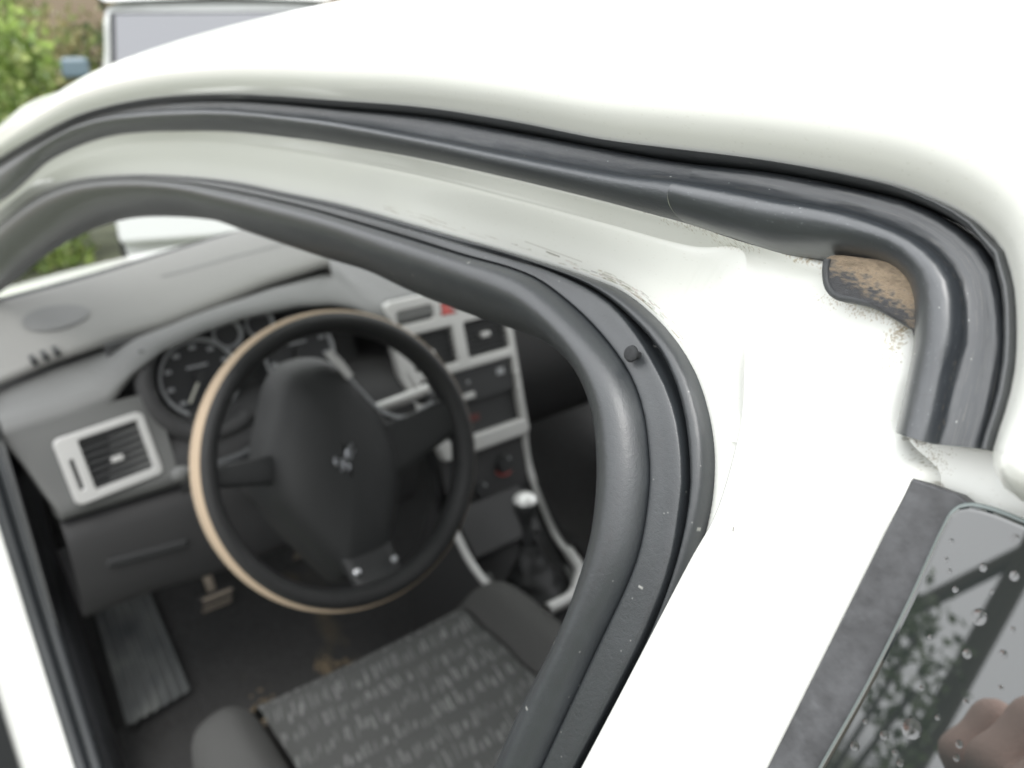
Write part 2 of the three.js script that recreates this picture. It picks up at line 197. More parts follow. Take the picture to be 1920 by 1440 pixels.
std('tabDirty', { map: dataTex(256, (i, j, n) => { const u = i / n, v = j / n, f = fbm(i, j, n, 5, 401), g = fbm(i, j, n, 30, 411), k = 0.56 + 0.2 * (f - 0.5) + 0.2 * (g - 0.5), d = clamp(((0.46 + 0.62 * (u - 0.35)) - v + (f - 0.5) * 0.55 + (g - 0.5) * 0.5) * 4 + 0.5), r = 0.27 + 0.08 * (g - 0.5); return [lerp(k * 1.04, r, d), lerp(k * 0.93, r * 1.01, d), lerp(k * 0.79, r * 1.04, d)]; }, true), roughness: 0.9, bumpMap: rep(grain, 2), bumpScale: 0.0005 });
// the long roof seal: u runs along it (0.4 m a turn), v across it from the white flange (0) over lobe and flat back to the roof (1)
const bandMap = (dust, s0) => canvasTex(2048, 256, (c, w, h) => {
  c.fillStyle = '#2c3136'; c.fillRect(0, 0, w, h);
  const Y = (v) => (1 - v) * h;
  for (let i = 0; i < 7000; i++) { const v = rnd(), k = rnd() < 0.5 ? 20 : 130; c.fillStyle = `rgba(${k},${k},${k + 4},${(rnd() * 0.12).toFixed(3)})`; c.fillRect(rnd() * w, Y(v), rr(2, 26), rr(0.6, 1.6)); }
  for (let i = 0; i < 1500 * dust; i++) { const x = rnd() * w, on = noise(x / 260, 2.5, s0); if (rnd() > on * 1.5 - 0.25) continue; c.fillStyle = `rgba(${168 + rnd() * 30 | 0},${150 + rnd() * 24 | 0},${122 + rnd() * 20 | 0},${rr(0.15, 0.5).toFixed(2)})`; c.fillRect(x, Y(0.545 + (rnd() + rnd() - 1) * 0.035), rr(1, 7), rr(0.8, 2)); }
  for (let i = 0; i < 900 * dust; i++) { c.fillStyle = `rgba(150,140,122,${rr(0.05, 0.2).toFixed(2)})`; c.fillRect(rnd() * w, Y(rr(0.56, 0.82)), rr(6, 60), rr(0.6, 1.8)); }
  for (let i = 0; i < 700; i++) { c.fillStyle = `rgba(205,208,210,${rr(0.08, 0.35).toFixed(2)})`; c.fillRect(rnd() * w, Y(rr(0.28, 0.5)), rr(0.8, 3), rr(0.8, 1.8)); }
  for (let i = 0; i < 60; i++) { c.fillStyle = 'rgba(225,225,220,0.75)'; c.fillRect(rnd() * w, Y(rr(0.2, 0.9)), rr(1, 3), rr(1, 2.5)); }
  for (let i = 0; i < 14; i++) { const x = rnd() * w, v = rr(0.3, 0.5); c.strokeStyle = 'rgba(25,26,28,0.5)'; c.lineWidth = 1.5; c.beginPath(); c.moveTo(x, Y(v)); c.lineTo(x + rr(-5, 5), Y(v - rr(0.03, 0.1))); c.stroke(); }
});
std('sealBand', { ior: 1.75, clearcoat: 0.6, clearcoatRoughness: 0.45, map: bandMap(1, 61), roughness: 0.48, bumpMap: rep(grain, 7, 2), bumpScale: 0.00016 });
std('sealCorner', { ior: 1.8, clearcoat: 0.8, clearcoatRoughness: 0.34, map: bandMap(1.2, 71), roughness: 0.46, bumpMap: rep(patch, 6, 2), bumpScale: 0.0005 });
M.tabDirty.map.wrapS = M.tabDirty.map.wrapT = THREE.ClampToEdgeWrapping;
std('stripBlack', { map: rep(dataTex(512, (i, j, n) => { const f = fbm(i, j, n, 5, 301), g = fbm(i, j, n, 24, 311); const v = 0.30 + 0.12 * (f - 0.5) + 0.10 * (g - 0.5) - 0.10 * clamp((f - 0.6) * 6); return [v, v * 1.01, v * 1.04]; }, true), 14), roughness: 0.5, bumpMap: rep(patch, 40), bumpScale: 0.0004 });
std('seatCloth', { map: canvasTex(1024, 1024, (c) => {
  c.fillStyle = '#434443'; c.fillRect(0, 0, 1024, 1024);
  for (let r = 0; r < 16; r++) for (let i = 0; i < 74; i++) { const x = (i + rr(-0.3, 0.3)) * 14, y = r * 64 + rr(-10, 10), l = rr(18, 46), k = rr(0.5, 1), band = 0.55 + 0.45 * noise(i / 5, r * 1.7, 8); c.strokeStyle = `rgba(160,161,160,${(k * band * 0.55).toFixed(2)})`; c.lineWidth = rr(3, 8); c.beginPath(); c.moveTo(x, y); c.lineTo(x + rr(4, 12), y + l); c.stroke(); }
  for (let i = 0; i < 9000; i++) { c.fillStyle = `rgba(${rnd() < 0.5 ? '20,20,20' : '150,150,148'},0.12)`; c.fillRect(rnd() * 1024, rnd() * 1024, 2, 3); }
}), roughness: 1, bumpMap: rep(grain, 8), bumpScale: 0.0008 });
const car = thing('car', 'white hatchback seen through its open driver door frame, black door seals and grey dashboard', 'car');
function dense(pts, n = 900) { const c = new THREE.CatmullRomCurve3(pts.map((p) => V(...p)), false, 'centripetal'); c.arcLengthDivisions = 1500; return c.getSpacedPoints(n).map((p) => [p.x, p.y, p.z]); }
const even = (pts, n) => dense(pts, n);
// for each point of base the nearest point of another line, never going back
function follow(base, pts) {
  const d = dense(pts), o = []; let at = 0;
  for (const [x, t] of base) { let best = 1e9, k = at; for (let i = at; i < d.length; i++) { const q = (d[i][0] - x) ** 2 + (d[i][1] - t) ** 2; if (q < best) { best = q; k = i; } else if (i - k > 260) break; } at = k; o.push(d[k]); }
  return o;
}
const mix3 = (a, b, f) => [lerp(a[0], b[0], f), lerp(a[1], b[1], f), lerp(a[2], b[2], f)];
// profile: list of [line a, line b, share, rise]; the rise above the straight line between them may depend on x, t
const cross = (rails, profile, i, k) => smooth(profile.map(([a, b, f, h]) => { const p = mix3(rails[a][i], rails[b][i], f); return B(p[0], p[1], p[2] + (typeof h === 'function' ? h(p[0], p[1], i) : h)); }), k);
function sweep(rails, profile, from, to, k = 3) { const grid = []; for (let i = from; i <= to; i++) grid.push(cross(rails, profile, i, k)); return surf(grid); }
function capEnd(rails, profile, i) { // flat end of a swept rubber strip
  const pts = cross(rails, profile, i, 3), c = pts.reduce((s, p) => s.add(p), V(0, 0, 0)).multiplyScalar(1 / pts.length);
  return surf([pts, pts.map(() => c.clone())]);
}

// --- outer door seal on the roof rail: lobe, flat back, lip under the roof edge
const N1 = 300;
const e3 = even(K.E3, N1), e4 = follow(e3, K.E4), e2 = follow(e3, K.E2), e1s = follow(e3, K.E1);
const R1 = { e1: e1s, e2, e3, e4 };
let joint = e3.findIndex((p) => p[0] < (K.JOINT[0][0] + K.JOINT[1][0]) / 2);
const thinA = (x) => 1 - 0.45 * sstep(-0.2, 0.2, x);
const wob = (x, t) => 0.0006 * (noise(x * 60, t * 60, 3) - 0.5);
const sealP = (fat, fl = 1) => [['e4', 'e3', -0.05, -0.010], ['e4', 'e3', -0.02, 0], ['e4', 'e3', 0.08, (x, t) => 0.0048 * fl * thinA(x) + fat + wob(x, t)], ['e4', 'e3', 0.34, (x, t) => 0.0076 * fl * thinA(x) + fat * 1.6 + wob(x, t)], ['e4', 'e3', 0.66, (x, t) => 0.0066 * fl * thinA(x) + fat * 1.6 + wob(x, t)], ['e4', 'e3', 0.9, (x, t) => 0.0034 * fl * thinA(x) + fat + wob(x, t)],
  ['e4', 'e3', 1.02, 0], ['e3', 'e2', 0.12, -0.0017], ['e3', 'e2', 0.45, (x, t) => -0.0014 + wob(x * 2, t)], ['e3', 'e2', 0.8, 0.0002], ['e3', 'e2', 0.97, -0.0006], ['e2', 'e1', 0.1, -0.0086], ['e2', 'e1', 0.12, -0.0147]];
const bandUv = (g, rows) => { const uv = g.attributes.uv, m = uv.count / rows; for (let i = 0; i < uv.count; i++) uv.setXY(i, uv.getX(i) / 0.4, (i % m) / (m - 1)); return g; };
const osealA = add('roof_seal', bandUv(sweep(R1, sealP(0), 0, joint, 4), joint + 1), M.sealBand, car, 'long black rubber seal along the roof edge');
const osealB = add('corner_seal', merge([bandUv(sweep(R1, sealP(0.0012, 0.72), joint, N1, 4), N1 - joint + 1), capEnd(R1, sealP(0.0012, 0.72), N1)]), M.sealCorner, car, 'smooth moulded rubber corner of the roof seal, cut off at its lower end');
const lipP = [['e2', 'e1', 0.36, -0.0138], ['e2', 'e1', 0.38, 0], ['e2', 'e1', 0.50, 0.0040], ['e2', 'e1', 0.74, 0.0048], ['e2', 'e1', 0.97, 0.0034], ['e2', 'e1', 1.25, -0.004], ['e2', 'e1', 1.3, -0.02]];
add('seal_lip', sweep(R1, lipP, 0, N1, 3), M.rubberDusty, car, 'thin black lip tucked under the roof edge');

// --- inner door seal: round bulb, flat carrier, groove and outer ridge
const N2 = 320;
const f4 = even(K.F4, N2), f5 = follow(f4, K.F5), f3 = follow(f4, K.F3), f2 = follow(f4, K.F2), f1 = follow(f4, K.F1);
const R2 = { f1, f2, f3, f4, f5 };
const bulbP = [['f5', 'f4', 0.25, -0.028], ['f5', 'f4', 0.04, -0.0183], ['f5', 'f4', -0.01, -0.0079], ['f5', 'f4', 0.0, 0], ['f5', 'f4', 0.12, 0.0072], ['f5', 'f4', 0.34, 0.0118], ['f5', 'f4', 0.60, 0.0122], ['f5', 'f4', 0.82, 0.0082], ['f5', 'f4', 0.96, 0.0022], ['f5', 'f4', 1.0, -0.004]];
add('door_seal', sweep(R2, bulbP, 0, N2, 4), M.rubber, car, 'thick round black bulb seal framing the driver door opening');
const gr = (x) => lerp(0.15, 1, sstep(-0.66, -0.75, x));
const carP = [['f4', 'f3', -0.03, -0.006], ['f4', 'f3', 0.0, -0.0008], ['f4', 'f3', 0.04, 0.0004], ['f4', 'f3', 0.5, 0.0006], ['f4', 'f3', 0.95, 0.0004], ['f4', 'f3', 1.0, -0.0006], ['f3', 'f2', 0.12, (x) => -0.0034 * gr(x)], ['f3', 'f2', 0.5, (x) => -0.0052 * gr(x)], ['f3', 'f2', 0.95, (x) => -0.0026 * gr(x)], ['f2', 'f1', 0.12, (x) => 0.0026 * gr(x)], ['f2', 'f1', 0.45, (x) => 0.0046 * gr(x)], ['f2', 'f1', 0.82, (x) => 0.0034 * gr(x)], ['f2', 'f1', 1.0, -0.001], ['f2', 'f1', 1.02, -0.006]];
add('seal_carrier', sweep(R2, carP, 0, N2, 4), M.rubber, car, 'flat black carrier strip and ridge outside the bulb seal');
// rubber plug with a raised head in the carrier
{
  const c = B(-0.7752, 0.0021, 0.0102), q = new THREE.Quaternion().setFromUnitVectors(V(0, 1, 0), NN.clone());
  const g = new THREE.LatheGeometry([[0, 0.0040], [0.0016, 0.0039], [0.0025, 0.0033], [0.0028, 0.0025], [0.0022, 0.0018], [0.0013, 0.0010], [0.0013, -0.003]].map(([a, b]) => new THREE.Vector2(a, b)), 28);
  g.applyQuaternion(q); g.translate(c.x, c.y, c.z); add('rubber_plug', g, M.trimBlack, car, 'small round black rubber plug in the seal carrier');
}

// --- white painted flange between the seals and face of the pillar behind the door
{
  const near = dense(K.E4), onE4 = ([x, t]) => near.reduce((u, p) => ((p[0] - x) ** 2 + (p[1] - t) ** 2 < (u[0] - x) ** 2 + (u[1] - t) ** 2 ? p : u));
  const N3 = 320, along = (pts) => { const c = new THREE.CatmullRomCurve3(pts.map((p) => V(...p)), false, 'centripetal'), o = []; for (let i = 0; i <= N3; i++) { const p = c.getPoint(i / N3); o.push([p.x, p.y, p.z]); } return o; };
  const m = along([...K.CR, ...K.FO]), b = along([...K.CR.map(onE4), ...K.G2]), a = follow(m, K.F1);
  // how far round the corner each station is: 0 on the roof rail, 1 on the pillar
  const pil = (i) => sstep(0.030, -0.035, m[i][1]) * (m[i][0] < -0.76 ? 1 : 0);
  const grid = [];
  for (let i = 0; i <= N3; i++) {
    const p = pil(i), cw = sstep(-0.79, -0.66, m[i][0]), L = [[a[i], a[i], 0, -0.008], [a[i], m[i], -0.04, -0.002], [a[i], m[i], 0.15, lerp(-0.0012, -0.003, p)], [a[i], m[i], 0.45, lerp(-0.0008, -0.0068, p)], [a[i], m[i], 0.75, lerp(0.0001, -0.0096, p)], [a[i], m[i], 0.92, lerp(0.0003, -0.0060, p)], [m[i], m[i], 0, lerp(0.0004 * sstep(-0.66, -0.40, m[i][0]), -0.001, p)], [m[i], b[i], 0.06, lerp(0, 0.0006, p)], [m[i], b[i], 0.2, lerp(-0.0006 * cw, 0.0010, p)], [m[i], b[i], 0.6, lerp(-0.0016 * cw, 0.0012, p)], [m[i], b[i], 0.97, lerp(-0.003 * cw, 0.0005, p)], [m[i], b[i], 1.08, -0.009]];
    grid.push(smooth(L.map(([s, e, f, h]) => { const c = mix3(s, e, f); return B(c[0], c[1], c[2] + h); }), 3));
  }
  const g = surf(grid), uv = g.attributes.uv, ps = g.attributes.position;
  for (let i = 0; i < uv.count; i++) { const x = ps.getX(i), t = (ps.getY(i) - O.y) * TT.y + (ps.getZ(i) - O.z) * TT.z; uv.setXY(i, (x + 0.90) / 0.30, (t + 0.20) / 0.30); }
  add('door_frame_panel', g, M.framePaint, car, 'white painted door frame and pillar face between the seals');
}
// short white web behind the cut end of the corner seal, down to the rear door
{
  const grid = []; for (let i = 0; i <= 10; i++) { const row = []; for (let j = 0; j <= 12; j++) { const t = lerp(0.062, -0.012, j / 12), x = lerp(-0.815, -0.915, i / 10); row.push(B(x, t, 0.0055 + 0.003 * sstep(-0.845, -0.862, x))); } grid.push(row); }
  const g = surf(grid), uv = g.attributes.uv, ps = g.attributes.position;
  for (let i = 0; i < uv.count; i++) { const x = ps.getX(i), t = (ps.getY(i) - O.y) * TT.y + (ps.getZ(i) - O.z) * TT.z; uv.setXY(i, (x + 0.90) / 0.30, (t + 0.20) / 0.30); }
  add('pillar_web', g, M.framePaint, car);
}
// dirty rubber tab under the corner seal
{
  const s = new THREE.Shape(new THREE.CatmullRomCurve3(K.FLAP.map(([x, t]) => V(x, t, 0)), true, 'centripetal').getPoints(80).map((p) => new THREE.Vector2(p.x, p.y)));
  const g = new THREE.ExtrudeGeometry(s, { depth: 0.0022, bevelEnabled: true, bevelSize: 0.0008, bevelThickness: 0.0010, bevelSegments: 3, steps: 1 }), ps = g.attributes.position, uv = g.attributes.uv;
  for (let i = 0; i < ps.count; i++) { const x = ps.getX(i), t = ps.getY(i), h = ps.getZ(i); uv.setXY(i, (x + 0.86) / 0.035, (t - 0.029) / 0.018); const q = B(x, t, 0.0140 + h); ps.setXYZ(i, q.x, q.y, q.z); }
  g.computeVertexNormals(); add('foam_tab', g, M.tabDirty, car, 'dusty tan foam tab under the corner seal');
  add('tab_lip', new THREE.TubeGeometry(new THREE.CatmullRomCurve3(K.FLAP.slice(0, 8).map(([x, t], i) => B(x, t, 0.0172 - 0.0002 * i))), 60, 0.0010, 10), M.rubber, car, 'curled black rubber lip round the foam tab');
}

// --- roof edge and roof
const N4 = 340, e1 = even(K.E1, N4);
const nrm2 = (i) => { const a = e1[Math.max(0, i - 2)], b = e1[Math.min(N4, i + 2)], l = Math.hypot(b[0] - a[0], b[1] - a[1]); return [(b[1] - a[1]) / l, -(b[0] - a[0]) / l]; };
const shoulder = [[0.0006, -0.0115], [0.0002, -0.003], [0, 0], [0.0020, 0.0036], [0.0046, 0.0074], [0.0078, 0.0104], [0.0120, 0.0122], [0.0165, 0.0125]];
const R0 = [];
{
  const grid = [];
  for (let i = 0; i <= N4; i++) {
    const n = nrm2(i), s = lerp(1, 0.75, sstep(-0.2, 0.3, e1[i][0])) * lerp(1, 0.55, sstep(0.02, 0.0, e1[i][1]) * (e1[i][0] < -0.8 ? 1 : 0));
    grid.push(smooth(shoulder.map(([a, h]) => B(e1[i][0] + n[0] * a * s, e1[i][1] + n[1] * a * s, e1[i][2] + h)), 4));
    R0.push([e1[i][0] + n[0] * 0.0165 * s, e1[i][1] + n[1] * 0.0165 * s, e1[i][2] + 0.0125]);
  }
  const g = surf(grid), uv = g.attributes.uv, ps = g.attributes.position;
  for (let i = 0; i < uv.count; i++) { const x = ps.getX(i), t = (ps.getY(i) - O.y) * TT.y + (ps.getZ(i) - O.z) * TT.z; uv.setXY(i, (x + 0.90) / 0.30, (t + 0.20) / 0.30); }
  add('roof_edge', g, M.framePaint, car, 'rolled white edge of the roof above the seal');
}
// roof skin from the edge over the crown; forward of the header it narrows into the windscreen pillar
let ic = R0.findIndex((p) => p[0] < -0.868); 
const roofRail = []; for (let i = 0; i <= ic; i += 2) roofRail.push(B(...R0[i]));
{ const l = roofRail[roofRail.length - 1]; for (const dx of [0.1, 0.25, 0.45, 0.7, 1.0, 1.4]) roofRail.push(V(l.x - dx, l.y + 0.004 * dx - 0.05 * dx * dx * 0.6, l.z + 0.02 * dx * dx)); }
const crown = [[0, 0], [0.0035, 0.0058], [0.010, 0.0112], [0.022, 0.0165], [0.05, 0.0245], [0.10, 0.0345], [0.18, 0.046], [0.30, 0.0565], [0.44, 0.0625], [0.58, 0.064]];
const wide = (x) => lerp(1, 0.105, sstep(-0.22, 0.16, x));
const screenTop = [];
{
  const half = roofRail.map((p) => { const w = wide(p.x), k = smooth(crown.map(([a, b]) => V(a, b, 0)), 4); return k.map((c) => { const f = c.x / 0.58, zz = -p.z; return V(p.x + 0.05 * Math.sin(f * Math.PI / 2) * sstep(-0.3, 0.1, p.x), p.y + lerp(c.y * 0.55, c.y, sstep(0.15, -0.2, p.x)), p.z + f * zz * w); }); });
  const grid = half.map((row, i) => { const l = row.map((p) => p.clone()); return wide(roofRail[i].x) > 0.999 ? [...l, ...row.slice(0, -1).reverse().map((p) => V(p.x, p.y, -p.z))] : null; });
  const full = grid.filter(Boolean), nf = grid.length - full.length;
  const roofL = surf(half.slice(0, nf + 1)), mir = half.slice(0, nf + 1).map((r) => r.map((p) => V(p.x, p.y, -p.z)));
  half.slice(0, nf + 1).forEach((r) => screenTop.push(r[r.length - 1].clone()));
  add('roof', merge([surf(full), roofL, surf(mir)]), M.paint, car, 'plain white roof skin and windscreen pillars');
  const lower = full.map((r) => r.slice(3, -3).map((p) => V(p.x, p.y - 0.03, p.z * 0.97)));
  add('headliner', surf(lower), M.headliner, car);
}
// frame of the rear door behind the corner of the roof edge
{
  const ext0 = roofRail.slice(Math.floor(ic / 2)), line = [...ext0, V(-2.2, 1.25, -0.62), B(-2.2, 0, 0.0266)].map((p) => p.clone()), lc = new THREE.CatmullRomCurve3(line, false, 'centripetal'), grid = [];
  for (let i = ic; i <= N4; i++) { const f = (i - ic) / (N4 - ic), a = B(...R0[i]), c = lc.getPointAt(Math.pow(f, 1.3)), row = []; for (let j = 0; j <= 8; j++) row.push(a.clone().lerp(c, Math.pow(j / 8, 1.5))); grid.push(row); }
  add('rear_door_frame', surf(grid), M.paint, car, 'white upper frame of the rear door');
}
// --- rear door glass with its black pillar strip
const ext = (pts, h0, d, bev, m, name, label, parent = car) => {
  const s = new THREE.Shape(pts.map(([x, t]) => new THREE.Vector2(x, t)));
  const g = new THREE.ExtrudeGeometry(s, { depth: d, bevelEnabled: bev > 0, bevelSize: bev, bevelThickness: bev, bevelOffset: -bev, bevelSegments: 3 }), ps = g.attributes.position;
  for (let i = 0; i < ps.count; i++) { const q = B(ps.getX(i), ps.getY(i), h0 + ps.getZ(i)); ps.setXYZ(i, q.x, q.y, q.z); }
  const ni = g.toNonIndexed ? g : g; ni.computeVertexNormals(); return add(name, ni, m, parent, label);
};
const rearDoor = new THREE.Group(); rearDoor.name = 'rear_door'; rearDoor.userData.label = 'closed rear door with wet dark glass and black pillar strip'; car.add(rearDoor);
const gl = K.GL.slice(2);
ext([...gl, [-0.858, -0.30], [-1.30, -0.30], [-1.30, -0.004], [-0.92, 0.0005], [-0.888, -0.0035], [-0.8815, -0.0012]], 0.0115, 0.0045, 0.0006, M.stripBlack, 'pillar_strip', 'weathered black strip along the front of the rear window', rearDoor);
const ge = dense(K.GE, 60);
ext([...ge, [-0.866, -0.30], [-1.28, -0.30], [-1.28, -0.004]], 0.0175, 0.0032, 0.0012, M.sideGlass, 'window_glass', 'dark wet side glass with a rounded corner', rearDoor);
{ // ground edge of the pane, a pale green line
  const c = new THREE.CatmullRomCurve3(ge.map(([x, t]) => B(x, t, 0.0196)));
  add('glass_edge', new THREE.TubeGeometry(c, 120, 0.0008, 8), M.glassEdge, rearDoor, 'pale green ground edge of the glass');
}
// ------------------------------------------------------------------ cabin
const part = (name, label, parent = car) => { const g = new THREE.Group(); g.name = name; if (label) g.userData.label = label; parent.add(g); return g; };
// dashboard
const dash = part('dashboard', 'grey two-tone dashboard behind the steering wheel');
const padEdge = tab([[-0.74, 1.060], [-0.714, 1.067], [-0.64, 1.083], [-0.56, 1.093], [-0.48, 1.100], [-0.395, 1.117], [-0.30, 1.137], [-0.20, 1.150], [-0.15, 1.152]]);
const base = tab([[-0.74, 0.535], [-0.69, 0.553], [-0.59, 0.596], [-0.495, 0.643], [-0.385, 0.706], [-0.20, 0.81], [0, 0.835], [0.2, 0.81], [0.385, 0.706], [0.495, 0.643], [0.59, 0.596], [0.74, 0.535]]);
{
  const grid = []; // upper pad of the driver's half
  for (let i = 0; i <= 60; i++) { const z = lerp(-0.735, -0.183, i / 60), y = padEdge(z), b = base(z) - 0.012; grid.push(smooth([V(b, 1.112, z), V(b - 0.004, 1.131, z), V(lerp(b, 0.38, 0.3), lerp(1.140, y, 0.35) + 0.004, z), V(lerp(b, 0.38, 0.75), lerp(1.139, y, 0.8) + 0.004, z), V(0.392, y + 0.001, z), V(0.381, y - 0.006, z), V(0.381, y - 0.016, z), V(0.40, y - 0.020, z)], 4)); }
  const end = grid[60]; add('upper_pad', merge([surf(grid), surf([end, end.map((p) => V(p.x, Math.min(p.y, 1.10), p.z + 0.004))])]), M.dashPad, dash, 'pale grey padded upper dashboard');
  // speaker grille and slot let into the pad, and the three teeth of the vent at its edge
  const on = (x, z) => { const b = base(z) - 0.012, f = (b - x) / (b - 0.38), y = padEdge(z); return lerp(1.140, y, clamp(0.35 + (f - 0.3) * 1.0)) + 0.0045; };
  const sp = []; for (let i = 0; i <= 3; i++) { const row = []; for (let j = 0; j <= 36; j++) { const a = j / 36 * Math.PI * 2, r = i / 3, x = 0.462 + 0.034 * r * Math.cos(a), z = -0.615 + 0.048 * r * Math.sin(a); row.push(V(x, on(x, z) + 0.0018, z)); } sp.push(row); }
  add('speaker_grille', surf(sp), M.dashFace, dash, 'oval speaker grille in the pad');
  const sl = []; for (let j = 0; j <= 20; j++) { const z = lerp(-0.43, -0.20, j / 20), w = 0.004; sl.push([V(0.535 + w, on(0.535, z) + 0.001, z), V(0.535, on(0.535, z) + 0.0022, z), V(0.535 - w, on(0.535, z) + 0.001, z)]); }
  add('pad_slot', surf(sl), M.dashFace, dash);
  for (const z of [-0.668, -0.652, -0.636]) add('vent_tooth', box(0.030, 0.010, 0.008, 0.388, padEdge(z) - 0.001, z, 0.002), M.recess, dash);
}
// lower level: from the shadow gap back over the instrument hood to its edge
const hoodEdge = tab([[-0.75, 1.030], [-0.66, 1.036], [-0.60, 1.046], [-0.56, 1.072], [-0.515, 1.094], [-0.45, 1.110], [-0.39, 1.118], [-0.30, 1.119], [-0.24, 1.110], [-0.20, 1.096], [-0.17, 1.080], [-0.12, 1.068], [0.12, 1.068], [0.2, 1.055], [0.74, 1.045]]);
{
  const grid = []; for (let i = 0; i <= 120; i++) { const z = lerp(-0.735, 0.735, i / 120), y = padEdge(Math.min(z, -0.2)), g = z < -0.15 ? y - 0.026 : lerp(y - 0.026, 1.075, sstep(-0.2, -0.08, z)), e = hoodEdge(z); const hood = sstep(-0.62, -0.52, z) * sstep(-0.16, -0.22, z); grid.push(smooth([V(base(z) - 0.02, 1.10, z), V(0.44, g, z), V(0.40, g - 0.002, z), V(0.34, lerp(g, e, 0.5) + 0.012 * hood, z), V(lerp(0.285, 0.275, hood), e + 0.004, z), V(lerp(0.268, 0.264, hood), e - 0.006, z), V(lerp(0.262, 0.275, hood), e - lerp(0.02, 0.012, hood), z)], 4)); }
  add('instrument_hood', surf(grid), M.dashFace, dash, 'smooth grey dashboard level curving over the instruments');
  // left face with the side vent, lower edge, and the passenger side
  const fx = (y) => lerp(0.218, 0.262, clamp((y - 0.90) / 0.115));
  const zl = (y) => lerp(-0.697, -0.742, clamp((y - 0.90) / 0.14)), lf = []; for (let i = -3; i <= 24; i++) { const zz = (y) => lerp(zl(y), -0.535, Math.max(0, i) / 24) + (i < 0 ? [-0.007, -0.006, -0.003][i + 3] : 0), bk = i < 0 ? [0.30, 0.02, 0.004][i + 3] : 0, top = Math.min(hoodEdge(zz(1.02)) - 0.019, 1.030); lf.push(smooth([V(fx(1.02) + bk, top, zz(1.03)), V(fx(0.98) + bk, 0.98, zz(0.98)), V(fx(0.93) + bk, 0.93, zz(0.93)), V(0.219 + bk, 0.902, zz(0.90)), V(0.226 + bk, 0.888, zz(0.89)), V(0.26 + bk, 0.882, zz(0.89))], 3)); }
  add('side_face', surf(lf), M.dashFace, dash);
  const rf = []; for (let i = 0; i <= 24; i++) { const z = lerp(0.118, 0.735, i / 24); rf.push(smooth([V(0.262, hoodEdge(z) - 0.019, z), V(0.25, 0.98, z), V(0.245, 0.90, z), V(0.26, 0.84, z), V(0.33, 0.72, z), V(0.45, 0.66, z)], 3)); }
  add('glovebox_face', surf(rf), M.dashLow, dash, 'black glovebox side of the dashboard');
  const cf = []; for (let i = 0; i <= 10; i++) { const z = lerp(-0.535, -0.118, i / 10); cf.push(smooth([V(0.34, 0.985, z), V(0.27, 0.965, z), V(0.235, 0.935, z), V(0.222, 0.89, z), V(0.24, 0.84, z)], 3)); }
  add('column_face', surf(cf), M.dashLow, dash);
  const kn = []; for (let i = 0; i <= 30; i++) { const z = lerp(-0.700, -0.12, i / 30), k = sstep(-0.6, -0.5, z); kn.push(smooth([V(0.262, 0.884, z), V(0.228, 0.868, z), V(0.222, 0.80, z), V(0.235, 0.735, z), V(0.26, 0.70 - 0.01 * k, z), V(0.34, 0.70, z), V(0.45, 0.72, z)], 3)); }
  add('knee_panel', surf(kn), M.dashLow, dash, 'black knee panel with a pocket slot under the dashboard');
  add('pocket_slot', box(0.01, 0.014, 0.115, 0.2205, 0.795, -0.60, 0.004, [0.10, 0, 0]), M.recess, dash);
  add('end_cap', merge([surf([[V(0.24, 1.02, -0.738), V(0.23, 0.90, -0.738), V(0.24, 0.70, -0.738)], [V(0.55, 1.10, -0.738), V(0.55, 0.9, -0.738), V(0.55, 0.68, -0.738)]])]), M.trimBlack, dash);
  // instrument recess
  add('recess_back', box(0.012, 0.13, 0.40, 0.338, 1.025, -0.375, 0.004, [0, 0, -0.30]), M.recess, dash);
}
const UPV = V(0, 1, 0);
function plate(o, ux, uy, pts, depth, bevel, m, name, parent, label, holes = []) { // extruded outline on a plane given by its two axes
  const s = new THREE.Shape(pts.map(([a, b]) => new THREE.Vector2(a, b)));
  for (const h of holes) s.holes.push(new THREE.Path(h.map(([a, b]) => new THREE.Vector2(a, b))));
  const g = new THREE.ExtrudeGeometry(s, { depth, bevelEnabled: bevel > 0, bevelSize: bevel, bevelThickness: bevel, bevelOffset: -bevel, bevelSegments: 3, curveSegments: 16 });
  g.applyMatrix4(new THREE.Matrix4().makeBasis(ux, uy, ux.clone().cross(uy)).setPosition(o)); return add(name, g, m, parent, label);
}
const rrect = (x0, y0, x1, y1, r, n = 6) => { const o = []; for (const [cx, cy, a0] of [[x1 - r, y1 - r, 0], [x0 + r, y1 - r, 1], [x0 + r, y0 + r, 2], [x1 - r, y0 + r, 3]]) for (let i = 0; i <= n; i++) { const a = (a0 + i / n) * Math.PI / 2; o.push([cx + r * Math.cos(a), cy + r * Math.sin(a)]); } return o; };
